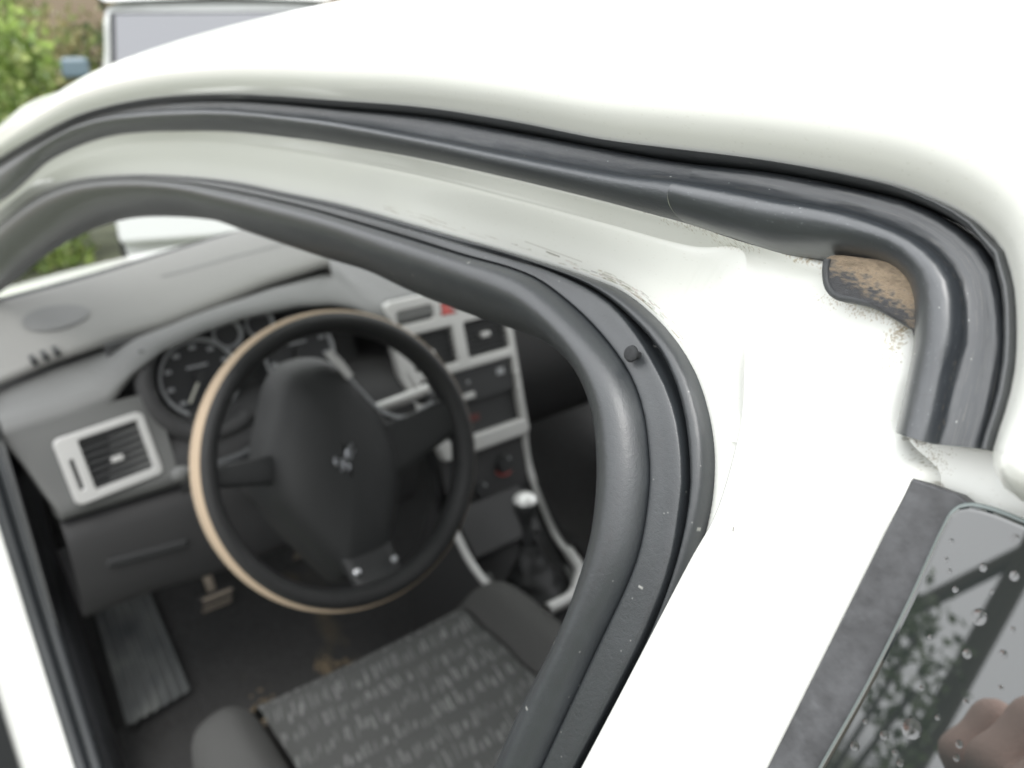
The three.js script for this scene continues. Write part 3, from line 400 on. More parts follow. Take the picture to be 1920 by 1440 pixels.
// side air vent: frame with a slim closing wheel, seven slats and a tab
{
  const v = part('side_air_vent', 'square side air vent in a silver frame', dash);
  const tl = V(0.252, 1.000, -0.683), tr = V(0.268, 1.004, -0.560), bl = V(0.220, 0.907, -0.679);
  const ux = tr.clone().sub(tl).normalize(), nx = ux.clone().cross(tl.clone().sub(bl)).normalize(), uy = nx.clone().cross(ux), w = tl.distanceTo(tr), h = tl.distanceTo(bl);
  const o = bl.clone().addScaledVector(nx, 0.009);
  const at = (a, b, c = 0) => o.clone().addScaledVector(ux, a).addScaledVector(uy, b).addScaledVector(nx, c);
  plate(o, ux, uy, rrect(0, 0, w, h, 0.010), 0.006, 0.002, M.silver, 'frame', v, 'silver vent frame', [rrect(0.030, 0.013, w - 0.011, h - 0.011, 0.003).reverse(), rrect(0.011, 0.020, 0.017, h - 0.034, 0.002).reverse()]);
  const bx = (a0, b0, a1, b1, c0, c1, m, name) => { const g = box(a1 - a0, b1 - b0, c1 - c0, 0, 0, 0, 0.0012); g.applyMatrix4(new THREE.Matrix4().makeBasis(ux, uy, nx).setPosition(at((a0 + a1) / 2, (b0 + b1) / 2, (c0 + c1) / 2))); return add(name, g, m, v); };
  bx(0.028, 0.010, w - 0.009, h - 0.009, -0.016, -0.0045, M.recess, 'vent_well');
  bx(0.010, 0.019, 0.018, h - 0.033, -0.004, 0.002, M.recess, 'closing_wheel');
  for (let i = 0; i < 7; i++) { const b = lerp(0.0165, h - 0.0165, i / 6); bx(0.031, b - 0.0030, w - 0.0115, b + 0.0030, -0.004, 0.002, M.slatBlack, 'slat'); }
  bx(0.063, 0.040, 0.079, 0.048, -0.01, 0.006, M.silver, 'vent_tab');
}
// instruments
{
  const ins = part('instrument_cluster', 'dark instrument cluster with round gauges behind the wheel');
  const nx = V(-0.955, 0.297, 0), ux = V(0, 0, 1), uy = nx.clone().cross(ux).normalize();
  const q = new THREE.Matrix4().makeBasis(ux, uy, nx);
  const put = (g, c) => { g.applyMatrix4(q.clone().setPosition(c)); return g; };
  const gauge = (z, y, r, big) => {
    const c = V(0.310 + (y - 1.03) * 0.3, y, z);
    add('gauge_ring', put(new THREE.LatheGeometry([[r, 0], [r + 0.003, 0.006], [r + 0.002, 0.009], [r - 0.002, 0.004], [r - 0.004, 0]].map(([a, b]) => new THREE.Vector2(a, b)), 48).rotateX(Math.PI / 2), c), M.gaugePrint, ins);
    add('gauge_face', put(new THREE.CircleGeometry(r, 40).translate(0, 0, 0.0015), c), M.gaugeFace, ins);
    if (!big) { add('gauge_mark', put(merge([new THREE.PlaneGeometry(r * 0.9, r * 0.5).translate(0, -r * 0.1, 0.003), new THREE.PlaneGeometry(r * 0.2, r * 0.2).translate(r * 0.3, r * 0.5, 0.003)]), c), M.recess, ins); return; }
    const n = 9; for (let i = 0; i < n; i++) { const a = (-0.25 + i / (n - 1) * 1.5) * Math.PI, l = r * 0.80; add('gauge_numeral', put(box(0.010, 0.006, 0.0006, -Math.cos(a) * l, Math.sin(a) * l, 0.0022, 0.0002), c), M.gaugePrint, ins); }
    add('gauge_caption', put(box(r * 0.55, 0.004, 0.0006, 0, r * 0.3, 0.0022, 0.0002), c), M.gaugePrint, ins);
    const g = box(r * 0.75, 0.0042, 0.002, -r * 0.36, 0, 0.006, 0.001).rotateZ(0.95); add('needle', put(g, c), M.needle, ins);
    add('needle_cap', put(new THREE.CylinderGeometry(0.009, 0.010, 0.006, 24).rotateX(Math.PI / 2).translate(0, 0, 0.006), c), M.recess, ins);
  };
  gauge(-0.458, 1.018, 0.060, true); gauge(-0.290, 1.018, 0.060, true); gauge(-0.400, 1.073, 0.022, false); gauge(-0.345, 1.078, 0.022, false);
  // pod wall round the speedometer
  const pod = []; for (let i = 0; i <= 48; i++) { const a = lerp(2.5, 5.3, i / 48), r = 0.069; pod.push([[r - 0.001, 0.0], [r + 0.003, 0.03], [r + 0.009, 0.049], [r + 0.017, 0.055], [r + 0.027, 0.053], [r + 0.034, 0.044]].map(([R, d]) => V(0.310, 1.018, -0.458).addScaledVector(ux, Math.cos(a) * R).addScaledVector(uy, Math.sin(a) * R).addScaledVector(nx, d))); }
  add('gauge_pod', surf(pod), M.dashLow, ins);
}
// centre stack
{
  const st = part('centre_stack', 'silver framed centre stack with vents, radio and heater dials');
  const o = V(0.262, 1.027, 0), ux = V(0, 0, 1), uy = V(0.262, 0.9651, 0).normalize(), nx = uy.clone().cross(ux).multiplyScalar(-1);
  const n2 = ux.clone().cross(uy);
  const bx = (a0, b0, a1, b1, c0, c1, m, name, label, r = 0.002) => { const g = box(a1 - a0, b1 - b0, c1 - c0, 0, 0, 0, r); g.applyMatrix4(new THREE.Matrix4().makeBasis(ux, uy, n2).setPosition(o.clone().addScaledVector(ux, (a0 + a1) / 2).addScaledVector(uy, (b0 + b1) / 2).addScaledVector(n2, (c0 + c1) / 2))); return add(name, g, m, st, label); };
  bx(-0.085, -0.40, 0.118, 0.06, -0.06, -0.012, M.recess, 'stack_back'); bx(-0.120, -0.12, -0.085, 0.06, -0.06, -0.0125, M.recess, 'stack_back');
  plate(o.clone().addScaledVector(n2, -0.012), ux, uy, [[0.112, -0.253], [0.120, -0.246], [0.120, 0.045], [0.116, 0.054], [0.106, 0.058], [-0.126, 0.058], [-0.138, 0.052], [-0.142, 0.040], [-0.136, -0.085], [-0.082, -0.250], [-0.076, -0.253]], 0.014, 0.004, M.silver, 'stack_frame', st, 'silver frame of the centre stack',
    [rrect(-0.120, 0.012, -0.046, 0.036, 0.006).reverse(), rrect(-0.104, -0.078, -0.013, -0.010, 0.004).reverse(), rrect(0.013, -0.078, 0.108, -0.010, 0.004).reverse(), [[-0.100, -0.096], [0.108, -0.096], [0.108, -0.222], [-0.064, -0.222]], [[-0.030, 0.011], [0.004, 0.011], [-0.026, 0.043]].reverse()]);
  bx(-0.122, 0.010, -0.044, 0.038, -0.014, -0.003, M.dashFace, 'display_panel', 'grey display beside the hazard button');
  bx(-0.071, 0.022, -0.064, 0.029, -0.004, -0.001, M.silver, 'display_button');
  plate(o.clone().addScaledVector(n2, -0.008), ux, uy, [[-0.028, 0.0125], [0.002, 0.0125], [-0.025, 0.040]], 0.012, 0.002, M.red, 'hazard_button', st, 'red triangular hazard button');
  for (const [a0, a1] of [[-0.104, -0.013], [0.013, 0.108]]) {
    for (let i = 0; i < 7; i++) { const b = lerp(-0.073, -0.015, i / 6); bx(a0 - 0.001, b - 0.0026, a1 + 0.001, b + 0.0026, -0.014, -0.002, M.slatBlack, 'slat'); }
  }
  bx(-0.072, -0.054, -0.056, -0.044, -0.01, 0.003, M.silver, 'vent_tab'); bx(0.050, -0.046, 0.070, -0.036, -0.01, 0.003, M.silver, 'vent_tab');
  bx(-0.005, -0.050, 0.001, -0.016, -0.003, 0.0035, M.gaugePrint, 'vent_wheel_slot'); bx(-0.008, -0.066, 0.004, -0.054, -0.003, 0.005, M.silver, 'vent_wheel');
  bx(-0.086, -0.160, 0.107, -0.096, -0.014, -0.002, M.slatBlack, 'radio', 'black car radio'); bx(-0.080, -0.112, 0.080, -0.102, -0.003, -0.001, M.gaugeFace, 'radio_display');
  bx(-0.015, -0.152, 0.012, -0.141, -0.004, 0.002, M.silver, 'radio_button'); bx(0.070, -0.125, 0.088, -0.112, -0.004, 0.0005, M.gaugePrint, 'radio_button'); bx(0.0, -0.124, 0.006, -0.118, -0.004, 0.0005, M.gaugePrint, 'radio_button');
  add('stack_lock', new THREE.SphereGeometry(0.007, 16, 12).translate(0.227, 0.903, 0.1125), M.silver, st);
  bx(-0.016, -0.200, 0.020, -0.186, -0.016, -0.011, M.darkRed, 'cassette_label');
  bx(-0.085, -0.36, 0.108, -0.256, -0.03, -0.009, M.dashLow, 'heater_panel', 'black heater control panel');
  for (const [a, b, r] of [[0.052, -0.298, 0.026], [-0.012, -0.330, 0.022]]) {
    const c = o.clone().addScaledVector(ux, a).addScaledVector(uy, b).addScaledVector(n2, -0.008), mt = new THREE.Matrix4().makeBasis(ux, uy, n2).setPosition(c);
    add('heater_dial', new THREE.CylinderGeometry(r * 0.62, r * 0.72, 0.016, 28).rotateX(Math.PI / 2).translate(0, 0, 0.006).applyMatrix4(mt), M.slatBlack, st);
    if (a > 0) add('heater_scale', new THREE.TorusGeometry(r * 0.9, 0.0018, 8, 24, 2.0).rotateZ(3.6).translate(0, 0, 0.001).applyMatrix4(mt), M.red, st, 'red warm scale of the heater dial');
    add('dial_mark', new THREE.SphereGeometry(0.0028, 10, 8).translate(r * 0.2, r * 0.4, 0.015).applyMatrix4(mt), M.gaugePrint, st);
  }
  // silver rails running down from the stack to the gear lever surround
  add('console_rail', tube([[0.262, 1.02, 0.118], [0.213, 0.838, 0.114], [0.190, 0.717, 0.112], [0.150, 0.655, 0.110], [0.100, 0.597, 0.108], [0.040, 0.575, 0.100]], 0.0075, 50, 12), M.silver, st, 'silver rail down the passenger side of the console');
  add('console_rail', tube([[0.158, 0.705, -0.110], [0.131, 0.684, -0.110], [0.083, 0.641, -0.110], [0.040, 0.622, -0.110], [0.000, 0.611, -0.108]], 0.0070, 40, 12), M.silver, st, 'silver rail down the driver side of the console');
  const sr = []; for (let i = 0; i <= 24; i++) { const z = lerp(-0.106, 0.106, i / 24); sr.push(smooth([V(0.175, 0.675, z), V(0.12, 0.60, z), V(0.06, 0.548, z), V(-0.02, 0.535, z), V(-0.5, 0.53, z)], 5)); }
  add('console_tray', surf(sr), M.dashLow, st, 'black centre console tray');
  for (const s of [-1, 1]) add('console_side', surf([[V(0.20, 0.72, s * 0.112), V(0.08, 0.622, s * 0.112), V(-0.5, 0.56, s * 0.112)], [V(0.30, 0.45, s * 0.118), V(0.08, 0.40, s * 0.118), V(-0.5, 0.40, s * 0.118)], [V(0.30, 0.28, s * 0.12), V(0.08, 0.28, s * 0.12), V(-0.5, 0.28, s * 0.12)]]), M.dashLow, st);
  add('lever_surround', tube([[0.052, 0.588, 0.100], [0.000, 0.582, 0.083], [-0.030, 0.585, 0.052], [-0.060, 0.590, 0.010], [-0.070, 0.598, -0.055]], 0.011, 40, 12), M.silver, st, 'silver curved end of the lever surround');
  add('lever_surround_ring', tube([[0.085, 0.590, -0.070], [0.030, 0.567, -0.078], [-0.020, 0.565, -0.060], [-0.040, 0.565, -0.010], [-0.020, 0.567, 0.050], [0.030, 0.570, 0.078]], 0.006, 40, 10), M.dashFace, st);
  add('ashtray_lid', box(0.10, 0.02, 0.16, 0.135, 0.655, -0.01, 0.006, [0, 0, 0.75]), M.dashLow, st);
  // gear lever
  const gl2 = part('gear_lever', 'gear lever with silver topped knob and black boot');
  add('knob', new THREE.LatheGeometry([[0, 0.030], [0.012, 0.0285], [0.020, 0.021], [0.0225, 0.010], [0.021, -0.004], [0.015, -0.016], [0.012, -0.03]].map(([a, b]) => new THREE.Vector2(a, b)), 32).translate(0.058, 0.716, 0.0), M.slatBlack, gl2);
  add('knob_cap', new THREE.SphereGeometry(0.0225, 28, 14, 0, 7, 0, 1.45).scale(1, 0.7, 1).translate(0.058, 0.7335, 0.0), M.knobCap, gl2, 'bright silver cap of the knob');
  add('stick', tube([[0.058, 0.70, 0], [0.052, 0.65, 0], [0.045, 0.60, 0]], 0.010), M.slatBlack, gl2);
  const bt = []; for (let i = 0; i <= 20; i++) { const f = i / 20, r = lerp(0.016, 0.062, Math.pow(f, 1.5)), y = lerp(0.648, 0.556, f), row = []; for (let j = 0; j <= 40; j++) { const a = j / 40 * Math.PI * 2, k = 1 + 0.07 * Math.sin(a * 4 + f * 2) * Math.sin(f * 9) + 0.03 * Math.sin(f * 22); row.push(V(lerp(0.052, 0.030, f) + r * k * Math.cos(a), y, r * k * 1.05 * Math.sin(a))); } bt.push(row); }
  add('boot', surf(bt), M.leather, gl2, 'creased black lever boot');
}
// steering wheel
{
  const sw = part('steering_wheel', 'black steering wheel in a cover with a tan ribbed outer band');
  const n = V(-0.9223, 0.3858, 0.0223).normalize(), a = V(0.0242, 0, 0.9997), c = V(-0.0527, 0.996, -0.3865), b = n.clone().cross(a).normalize();
  if (b.y < 0) b.negate(); const mt = new THREE.Matrix4().makeBasis(a, b, n).setPosition(c); // local x: to the passenger, y: up the wheel, z: to the driver
  if (a.clone().cross(b).dot(n) < 0) mt.makeBasis(a, b, n).setPosition(c);
  const put = (g, m, name, label) => add(name, g.applyMatrix4(mt), m, sw, label);
  const L = (x, y, z) => V(x, y, z);
  const R = 0.1815, r = 0.0145, AX = 1.55;
  put(new THREE.TorusGeometry(R, r, 24, 120).scale(1, 1, AX), M.leather, 'rim', 'black leather rim');
  const tn = []; for (let i = 0; i <= 1280; i++) { const u = i / 1280 * Math.PI * 2, row = [], k = (i % 4 < 2 ? 0.0011 : 0); for (let j = 0; j <= 14; j++) { const v = lerp(0.70 + 0.16 * Math.cos(u - 2.9), -1.9, j / 14), q = r + 0.0006 + (j > 0 && j < 14 ? k : -0.0004); row.push(L((R + q * Math.cos(v)) * Math.cos(u), (R + q * Math.cos(v)) * Math.sin(u), q * AX * Math.sin(v))); } tn.push(row); }
  put(surf(tn), M.tan, 'tan_band', 'tan ribbed band round the outside of the wheel cover');
  // horn pad: right half outline mirrored, domed, its sides falling away from the driver
  const half = [[0, 0.132], [0.024, 0.128], [0.043, 0.110], [0.060, 0.080], [0.078, 0.046], [0.091, 0.010], [0.092, -0.026], [0.080, -0.064], [0.062, -0.100], [0.046, -0.132], [0.032, -0.154], [0, -0.160]];
  const hc = new THREE.CatmullRomCurve3([...half, ...half.slice(1, -1).reverse().map(([x, y]) => [-x, y])].map(([x, y]) => V(x, y, 0)), true).getPoints(160);
  const prof = smooth([[1.12, -0.085], [1.10, -0.062], [1.06, -0.040], [0.985, -0.023], [0.87, -0.011], [0.72, -0.003], [0.52, 0.003], [0.28, 0.007], [0.02, 0.0085]].map(([s, z]) => V(s, z, 0)), 4);
  put(surf(prof.map((q) => hc.map((p) => L(p.x * q.x, p.y * lerp(q.x, 1, 0.15), q.y - 0.006)))), M.hub, 'horn_pad', 'black domed horn pad');
  const spoke = (pts, w, d, m, name) => { const g = []; const cv = new THREE.CatmullRomCurve3(pts.map((p) => V(...p))); for (let i = 0; i <= 20; i++) { const t = i / 20, p = cv.getPoint(t), dd = cv.getTangent(t), pr = V(-dd.y, dd.x, 0).normalize(), row = [], ww = lerp(w[0], w[1], Math.pow(t, 0.7)); for (let j = 0; j <= 20; j++) { const v = j / 20 * Math.PI * 2, c0 = Math.cos(v), s0 = Math.sin(v); row.push(V(p.x + pr.x * ww * Math.sign(c0) * Math.pow(Math.abs(c0), 0.6), p.y + pr.y * ww * Math.sign(c0) * Math.pow(Math.abs(c0), 0.6), p.z + d * Math.sign(s0) * Math.pow(Math.abs(s0), 0.6))); } g.push(row); } put(surf(g), m, name); };
  spoke([[0.040, -0.014, -0.030], [0.085, -0.010, -0.026], [0.130, 0.000, -0.016], [0.172, 0.010, -0.004]], [0.046, 0.026], 0.012, M.hub, 'spoke');
  spoke([[-0.020, 0.000, -0.056], [-0.110, 0.018, -0.030], [-0.172, 0.030, -0.008]], [0.026, 0.013], 0.009, M.hub, 'spoke');
  spoke([[0, -0.10, -0.030], [0, -0.14, -0.022], [0, -0.174, -0.006]], [0.044, 0.034], 0.012, M.hub, 'spoke');
  // pale trim at the passenger shoulder of the pad and along the upper edge of that spoke
  put(tube([[0.026, 0.142, -0.022], [0.037, 0.122, -0.020], [0.046, 0.102, -0.022]], 0.0062, 20, 10), M.silver, 'pad_trim', 'pale trim at the shoulder of the horn pad');
  put(tube([[0.046, 0.102, -0.024], [0.062, 0.072, -0.024], [0.084, 0.040, -0.022], [0.112, 0.026, -0.016], [0.152, 0.036, -0.006]], 0.0026, 40, 8), M.gaugePrint, 'spoke_trim');
  put(new THREE.SphereGeometry(0.0058, 16, 10).scale(1, 1, 0.6).translate(-0.028, -0.148, -0.002), M.chrome, 'spoke_stud'); put(new THREE.SphereGeometry(0.005, 16, 10).scale(1, 1, 0.6).translate(0.026, -0.150, 0.002), M.gaugePrint, 'spoke_stud');
  // chrome emblem: a standing animal
  const em = [[[-0.010, 0.000], [-0.004, -0.001], [0.004, 0.004]], [[0.003, 0.004], [0.007, 0.011], [0.012, 0.014]], [[0.010, 0.013], [0.015, 0.017]], [[-0.002, -0.001], [-0.005, -0.008], [-0.010, -0.013]], [[-0.008, -0.002], [-0.013, -0.004], [-0.015, 0.002], [-0.012, 0.006]], [[0.005, 0.006], [0.012, 0.005], [0.016, 0.008]], [[0.001, 0.002], [0.007, -0.001], [0.010, 0.002]], [[-0.002, -0.003], [0.003, -0.009], [0.000, -0.015]]];
  const eg = merge(em.map((s, i) => { const cv = s.map(([x, y]) => [x - 0.003, y, 0.0035]); return tube(cv.length === 2 ? [cv[0], [(cv[0][0] + cv[1][0]) / 2, (cv[0][1] + cv[1][1]) / 2, 0.0035], cv[1]] : cv, i === 1 || i === 0 ? 0.0028 : 0.0018, 12, 8); }));
  put(eg, M.emblemMetal, 'emblem', 'small chrome animal emblem on the horn pad');
  // column shroud and stalks
  const col = part('steering_column', 'black column shroud with control stalks');
  const sh = []; for (let i = 0; i <= 12; i++) { const d = lerp(0.06, 0.30, i / 12), row = []; for (let j = 0; j <= 32; j++) { const v = j / 32 * Math.PI * 2; row.push(c.clone().addScaledVector(n, -d).addScaledVector(a, 0.062 * Math.cos(v)).addScaledVector(b, 0.058 * Math.sin(v) - 0.012)); } sh.push(row); }
  add('shroud', surf(sh), M.dashLow, col);
  add('stalk', tube([[0.075, 0.985, -0.33], [0.068, 0.993, -0.27], [0.066, 1.000, -0.20], [0.066, 1.002, -0.185]], 0.0085, 24, 12), M.silver, col, 'grey wiper stalk on the passenger side');
  add('stalk_tip', new THREE.SphereGeometry(0.012, 16, 12).scale(1, 1, 1.4).translate(0.066, 0.990, -0.192), M.slatBlack, col);
  add('stalk_edge', tube([[0.085, 1.03, -0.206], [0.078, 1.018, -0.203], [0.070, 1.004, -0.198]], 0.005, 12, 8), M.silver, col);
  add('stalk', tube([[0.075, 0.985, -0.44], [0.070, 0.978, -0.51], [0.070, 0.983, -0.565]], 0.0085, 24, 12), M.trimBlack, col, 'black lamp stalk on the driver side');
  add('stalk_tip', new THREE.SphereGeometry(0.0105, 16, 12).scale(1, 1, 1.3).translate(0.070, 0.983, -0.565), M.dashFace, col);
}
// pedals, floor, side trims
add('floor', merge([surf([[V(-1.4, 0.28, -0.74), V(-1.4, 0.28, 0.74)], [V(0.42, 0.28, -0.74), V(0.42, 0.28, 0.74)], [V(0.66, 0.50, -0.74), V(0.66, 0.50, 0.74)], [V(0.72, 0.95, -0.74), V(0.72, 0.95, 0.74)]])]), M.carpet, car, 'dark carpet stained with dry mud');
for (const [x, z, r, n] of [[0.385, -0.285, 0.055, 130], [0.33, -0.43, 0.085, 150], [0.36, -0.245, 0.025, 30], [0.26, -0.46, 0.08, 100]]) { const gs = []; for (let k = 0; k < n; k++) { const a = rr(0, 6.28), q = r * 0.9 * Math.abs(rnd() + rnd() + rnd() - 1.5), s = rr(0.0012, 0.0042); gs.push(new THREE.IcosahedronGeometry(1, 1).scale(s * rr(0.8, 1.6), s * 0.4, s * rr(0.8, 1.4)).rotateY(rr(0, 3)).translate(x + q * Math.cos(a), 0.2815, z + q * Math.sin(a) * 0.6)); } const o = add('dried_mud', merge(gs), M.mud, car, 'crumbs of dry brown mud on the carpet'); o.userData.kind = 'stuff'; }
{
  const mats = []; for (let i = 0; i <= 14; i++) { const row = []; for (let j = 0; j <= 60; j++) { const f = i / 14, g = j / 60, p0 = V(0.648, 0.452, -0.655), p1 = V(0.640, 0.475, -0.555), p2 = V(0.455, 0.302, -0.545), p3 = V(0.435, 0.302, -0.668); const q = p3.clone().lerp(p2, g).lerp(p0.clone().lerp(p1, g), f); q.y += 0.034 + 0.0028 * Math.sin(g * 40); q.x -= 0.02; row.push(q); } mats.push(row); }
  add('foot_rest', surf(mats), M.matGrey, car, 'worn grey foot rest pad');
  for (const [x, y, z, s] of [[0.45, 0.503, -0.463, 1], [0.46, 0.535, -0.269, 1]]) { const p = part('pedal', s ? undefined : ''); add('pad', box(0.016, 0.062, 0.070, x, y, z, 0.006, [0, 0, 0.5]), M.dashLow, p); for (let i = 0; i < 4; i++) add('tread', box(0.006, 0.007, 0.058, x - 0.0095 + (i - 1.5) * -0.0065, y + 0.006 + (i - 1.5) * 0.0125, z, 0.002, [0, 0, 0.5]), M.metalPedal, p); add('arm', tube([[x + 0.012, y, z], [x + 0.08, y + 0.08, z + 0.005], [x + 0.10, y + 0.22, z + 0.01]], 0.009), M.metalPedal, p); }
}
// driver seat
{
  const seat = part('driver_seat', 'charcoal driver seat with flecked cloth centre');
  const cu = []; for (let i = 0; i <= 40; i++) { const f = i / 40, x = lerp(0.045, -0.46, f), row = []; for (let j = 0; j <= 24; j++) { const z = lerp(-0.538, -0.182, j / 24), e = (j / 24 - 0.5) * 2, rib = 0.008 * Math.pow(Math.abs(Math.sin((x + 0.055) / 0.10 * Math.PI)), 0.3); row.push(V(x, 0.622 - 0.06 * Math.pow(clamp(1 - f * 9), 2.2) + 0.012 * f * 0 - 0.02 * f - 0.004 * (1 - e * e) + rib - 0.007, z)); } cu.push(row); }
  const g = surf(cu); const uv = g.attributes.uv; for (let i = 0; i < uv.count; i++) uv.setXY(i, uv.getY(i) * 1.5, uv.getX(i) * 1.5); add('cushion', g, M.seatCloth, seat, 'flecked grey cloth seat cushion with cross seams');
  const bol = (s) => { const gr = []; for (let i = 0; i <= 30; i++) { const f = i / 30, x = lerp(0.06, -0.50, f), k = Math.sin(clamp(f * 5) * Math.PI / 2), z0 = s > 0 ? -0.182 : -0.538, hh = lerp(0.01, 0.050, k) * 1.0, w = lerp(0.075, 0.10, k); const y = 0.610 - 0.02 * f - 0.06 * Math.pow(clamp(1 - f * 8), 2); gr.push(smooth([V(x, y - 0.012, z0), V(x, y + hh * 0.5, z0 + s * w * 0.18), V(x, y + hh, z0 + s * w * 0.45), V(x, y + hh * 0.92, z0 + s * w * 0.75), V(x, y + hh * 0.4, z0 + s * w), V(x, y - 0.07, z0 + s * w * 1.08), V(x, 0.40, z0 + s * w * 0.95)], 4)); } return surf(gr); };
  add('bolster', bol(1), M.seatSide, seat, 'plain dark side bolster'); add('bolster', bol(-1), M.seatSide, seat, 'plain dark side bolster');
  add('seat_front', surf([[V(0.05, 0.535, -0.62), V(0.05, 0.535, -0.10)], [V(0.03, 0.40, -0.62), V(0.03, 0.40, -0.10)], [V(-0.02, 0.30, -0.60), V(-0.02, 0.30, -0.12)]]), M.seatSide, seat);
  const bk = []; for (let i = 0; i <= 14; i++) { const f = i / 14; const row = []; for (let j = 0; j <= 24; j++) { const a = j / 24 * Math.PI * 2; row.push(V(lerp(-0.52, -0.80, f) + 0.06 * Math.cos(a), lerp(0.58, 1.12, f) + 0.03 * Math.cos(a), -0.36 + lerp(0.24, 0.20, f) * Math.sign(Math.sin(a)) * Math.pow(Math.abs(Math.sin(a)), 0.5))); } bk.push(row); }
  add('backrest', surf(bk), M.seatSide, seat);
}
// passenger side, rear of the cabin, windscreen, bonnet
{
  add('passenger_door_trim', surf([[V(0.55, 1.00, 0.70), V(0.55, 0.28, 0.74)], [V(-1.5, 1.00, 0.70), V(-1.5, 0.28, 0.74)]]), M.dashLow, car);
  add('passenger_window', surf([[V(0.50, 1.01, 0.71), V(0.0, 1.42, 0.60)], [V(-1.5, 1.01, 0.71), V(-1.5, 1.46, 0.60)]]), M.screenGlass, car);
  add('passenger_seat', box(0.55, 0.18, 0.50, -0.22, 0.48, 0.36, 0.06), M.seatSide, car, 'dark passenger seat cushion');
  add('rear_bulkhead', box(0.08, 0.9, 1.36, -1.55, 0.75, 0, 0.03), M.seatSide, car);
  // hinge pillar at the front of the opening: white outer edge, two black seal beads, black trim
  const hx = [[0.50, 1.03], [0.455, 0.93], [0.42, 0.80], [0.38, 0.663], [0.335, 0.56], [0.28, 0.45], [0.20, 0.32]], gr = hx.map(([x, y], i) => smooth([V(x + 0.22, y, -0.842), V(x + 0.06, y, -0.838), V(x + 0.020, y, -0.833), V(x + 0.006, y, -0.822), V(x, y, -0.795), V(x - 0.004, y, -0.765)], 3));
  add('hinge_pillar', surf(gr), M.paint, car, 'white front edge of the driver door opening');
  add('lower_seal', tube(hx.map(([x, y]) => [x - 0.004, y, -0.757]), 0.012, 60, 14), M.rubber, car, 'black bulb seal down the front of the opening');
  add('lower_seal', tube(hx.map(([x, y]) => [x - 0.022, y + 0.002, -0.738]), 0.009, 60, 14), M.rubber, car, 'slim black bead beside the front bulb seal');
  add('kick_panel', surf(hx.map(([x, y]) => smooth([V(x - 0.020, y, -0.735), V(x - 0.005, y, -0.718), V(x + 0.06, y, -0.700), V(x + 0.35, y, -0.69)], 3))), M.trimBlack, car, 'black trim panel below the dashboard end');
  add('sill', surf([[V(0.30, 0.42, -0.845), V(0.30, 0.40, -0.76), V(0.30, 0.30, -0.72)], [V(-0.9, 0.40, -0.845), V(-0.9, 0.38, -0.76), V(-0.9, 0.29, -0.72)]]), M.paint, car);
  // driver door, swung open on its hinges ahead of the opening
  const fd = part('front_door', 'open driver door with black inner trim');
  const hg = V(0.47, 0, -0.83), dr = V(-0.42, 0, -0.907), at3 = (s, y, k = 0) => V(hg.x + dr.x * s + k * 0.907, y, hg.z + dr.z * s - k * 0.42);
  const pn = (k, y0, y1) => surf([0, 0.3, 0.7, 1.1].map((s) => [at3(s, y0, k), at3(s, (y0 + y1) / 2, k * 1.1), at3(s, y1, k)]));
  add('door_skin', pn(0.06, 0.28, 0.97), M.paint, fd); add('door_trim', pn(-0.05, 0.28, 0.96), M.trimBlack, fd);
  add('door_edge', surf([[at3(1.1, 0.28, 0.06), at3(1.1, 0.97, 0.06)], [at3(1.12, 0.28, 0), at3(1.12, 0.97, 0)], [at3(1.1, 0.28, -0.05), at3(1.1, 0.96, -0.05)]]), M.paint, fd);
  add('window_frame', tube([[0.10, 0.97], [0.32, 1.16], [0.62, 1.36], [0.85, 1.42], [1.04, 1.42], [1.09, 1.36], [1.10, 1.2], [1.10, 0.96]].map(([s, y]) => at3(s, y).toArray()), 0.025, 60, 10), M.trimBlack, fd);
  add('door_glass', surf([[at3(0.12, 0.97), at3(0.14, 0.98)], [at3(0.5, 0.97), at3(0.5, 1.28)], [at3(0.85, 0.97), at3(0.85, 1.40)], [at3(1.08, 0.97), at3(1.08, 1.38)]]), M.screenGlass, fd);
  // windscreen
  const ws = []; const st2 = screenTop.slice().sort((p, q) => p.x - q.x), at = (x) => { for (let i = 1; i < st2.length; i++) if (st2[i].x >= x) { const f = clamp((x - st2[i - 1].x) / (st2[i].x - st2[i - 1].x || 1)); return st2[i - 1].clone().lerp(st2[i], f); } return st2[st2.length - 1].clone(); };
  for (let i = 0; i <= 40; i++) { const x = lerp(-0.16, 0.60, i / 40), p = at(x), row = []; for (let j = 0; j <= 24; j++) { const z = lerp(p.z - 0.002, -p.z + 0.002, j / 24), u = z / Math.abs(p.z); row.push(V(p.x + 0.16 * (1 - u * u) * sstep(-0.16, 0.5, x), p.y + 0.004 + 0.012 * (1 - u * u), z)); } ws.push(row); }
  add('windscreen', surf(ws), M.dustyScreen, car, 'clear windscreen');
  const band = []; for (let i = 0; i <= 40; i++) { const z = lerp(-0.70, 0.70, i / 40), b = base(z); band.push([V(b + 0.015, 1.112, z), V(b + 0.030, 1.126, z), V(b + 0.055, 1.120, z)]); } add('screen_border', surf(band), M.recess, car, 'black border at the foot of the windscreen');
  const bon = []; for (let i = 0; i <= 24; i++) { const z = lerp(-0.80, 0.80, i / 24), u = z / 0.8; bon.push(smooth([V(base(clamp(z, -0.7, 0.7)) + 0.10, 1.065 - 0.05 * u * u, z), V(base(clamp(z, -0.7, 0.7)) + 0.16, 1.085 - 0.06 * u * u, z), V(1.15, 1.045 - 0.07 * u * u, z), V(1.5, 0.96 - 0.08 * u * u, z), V(1.78, 0.80 - 0.08 * u * u, z), V(1.86, 0.6, z * 0.96), V(1.88, 0.3, z * 0.94)], 4)); }
  add('bonnet', surf(bon), M.paint, car, 'white bonnet beyond the windscreen');
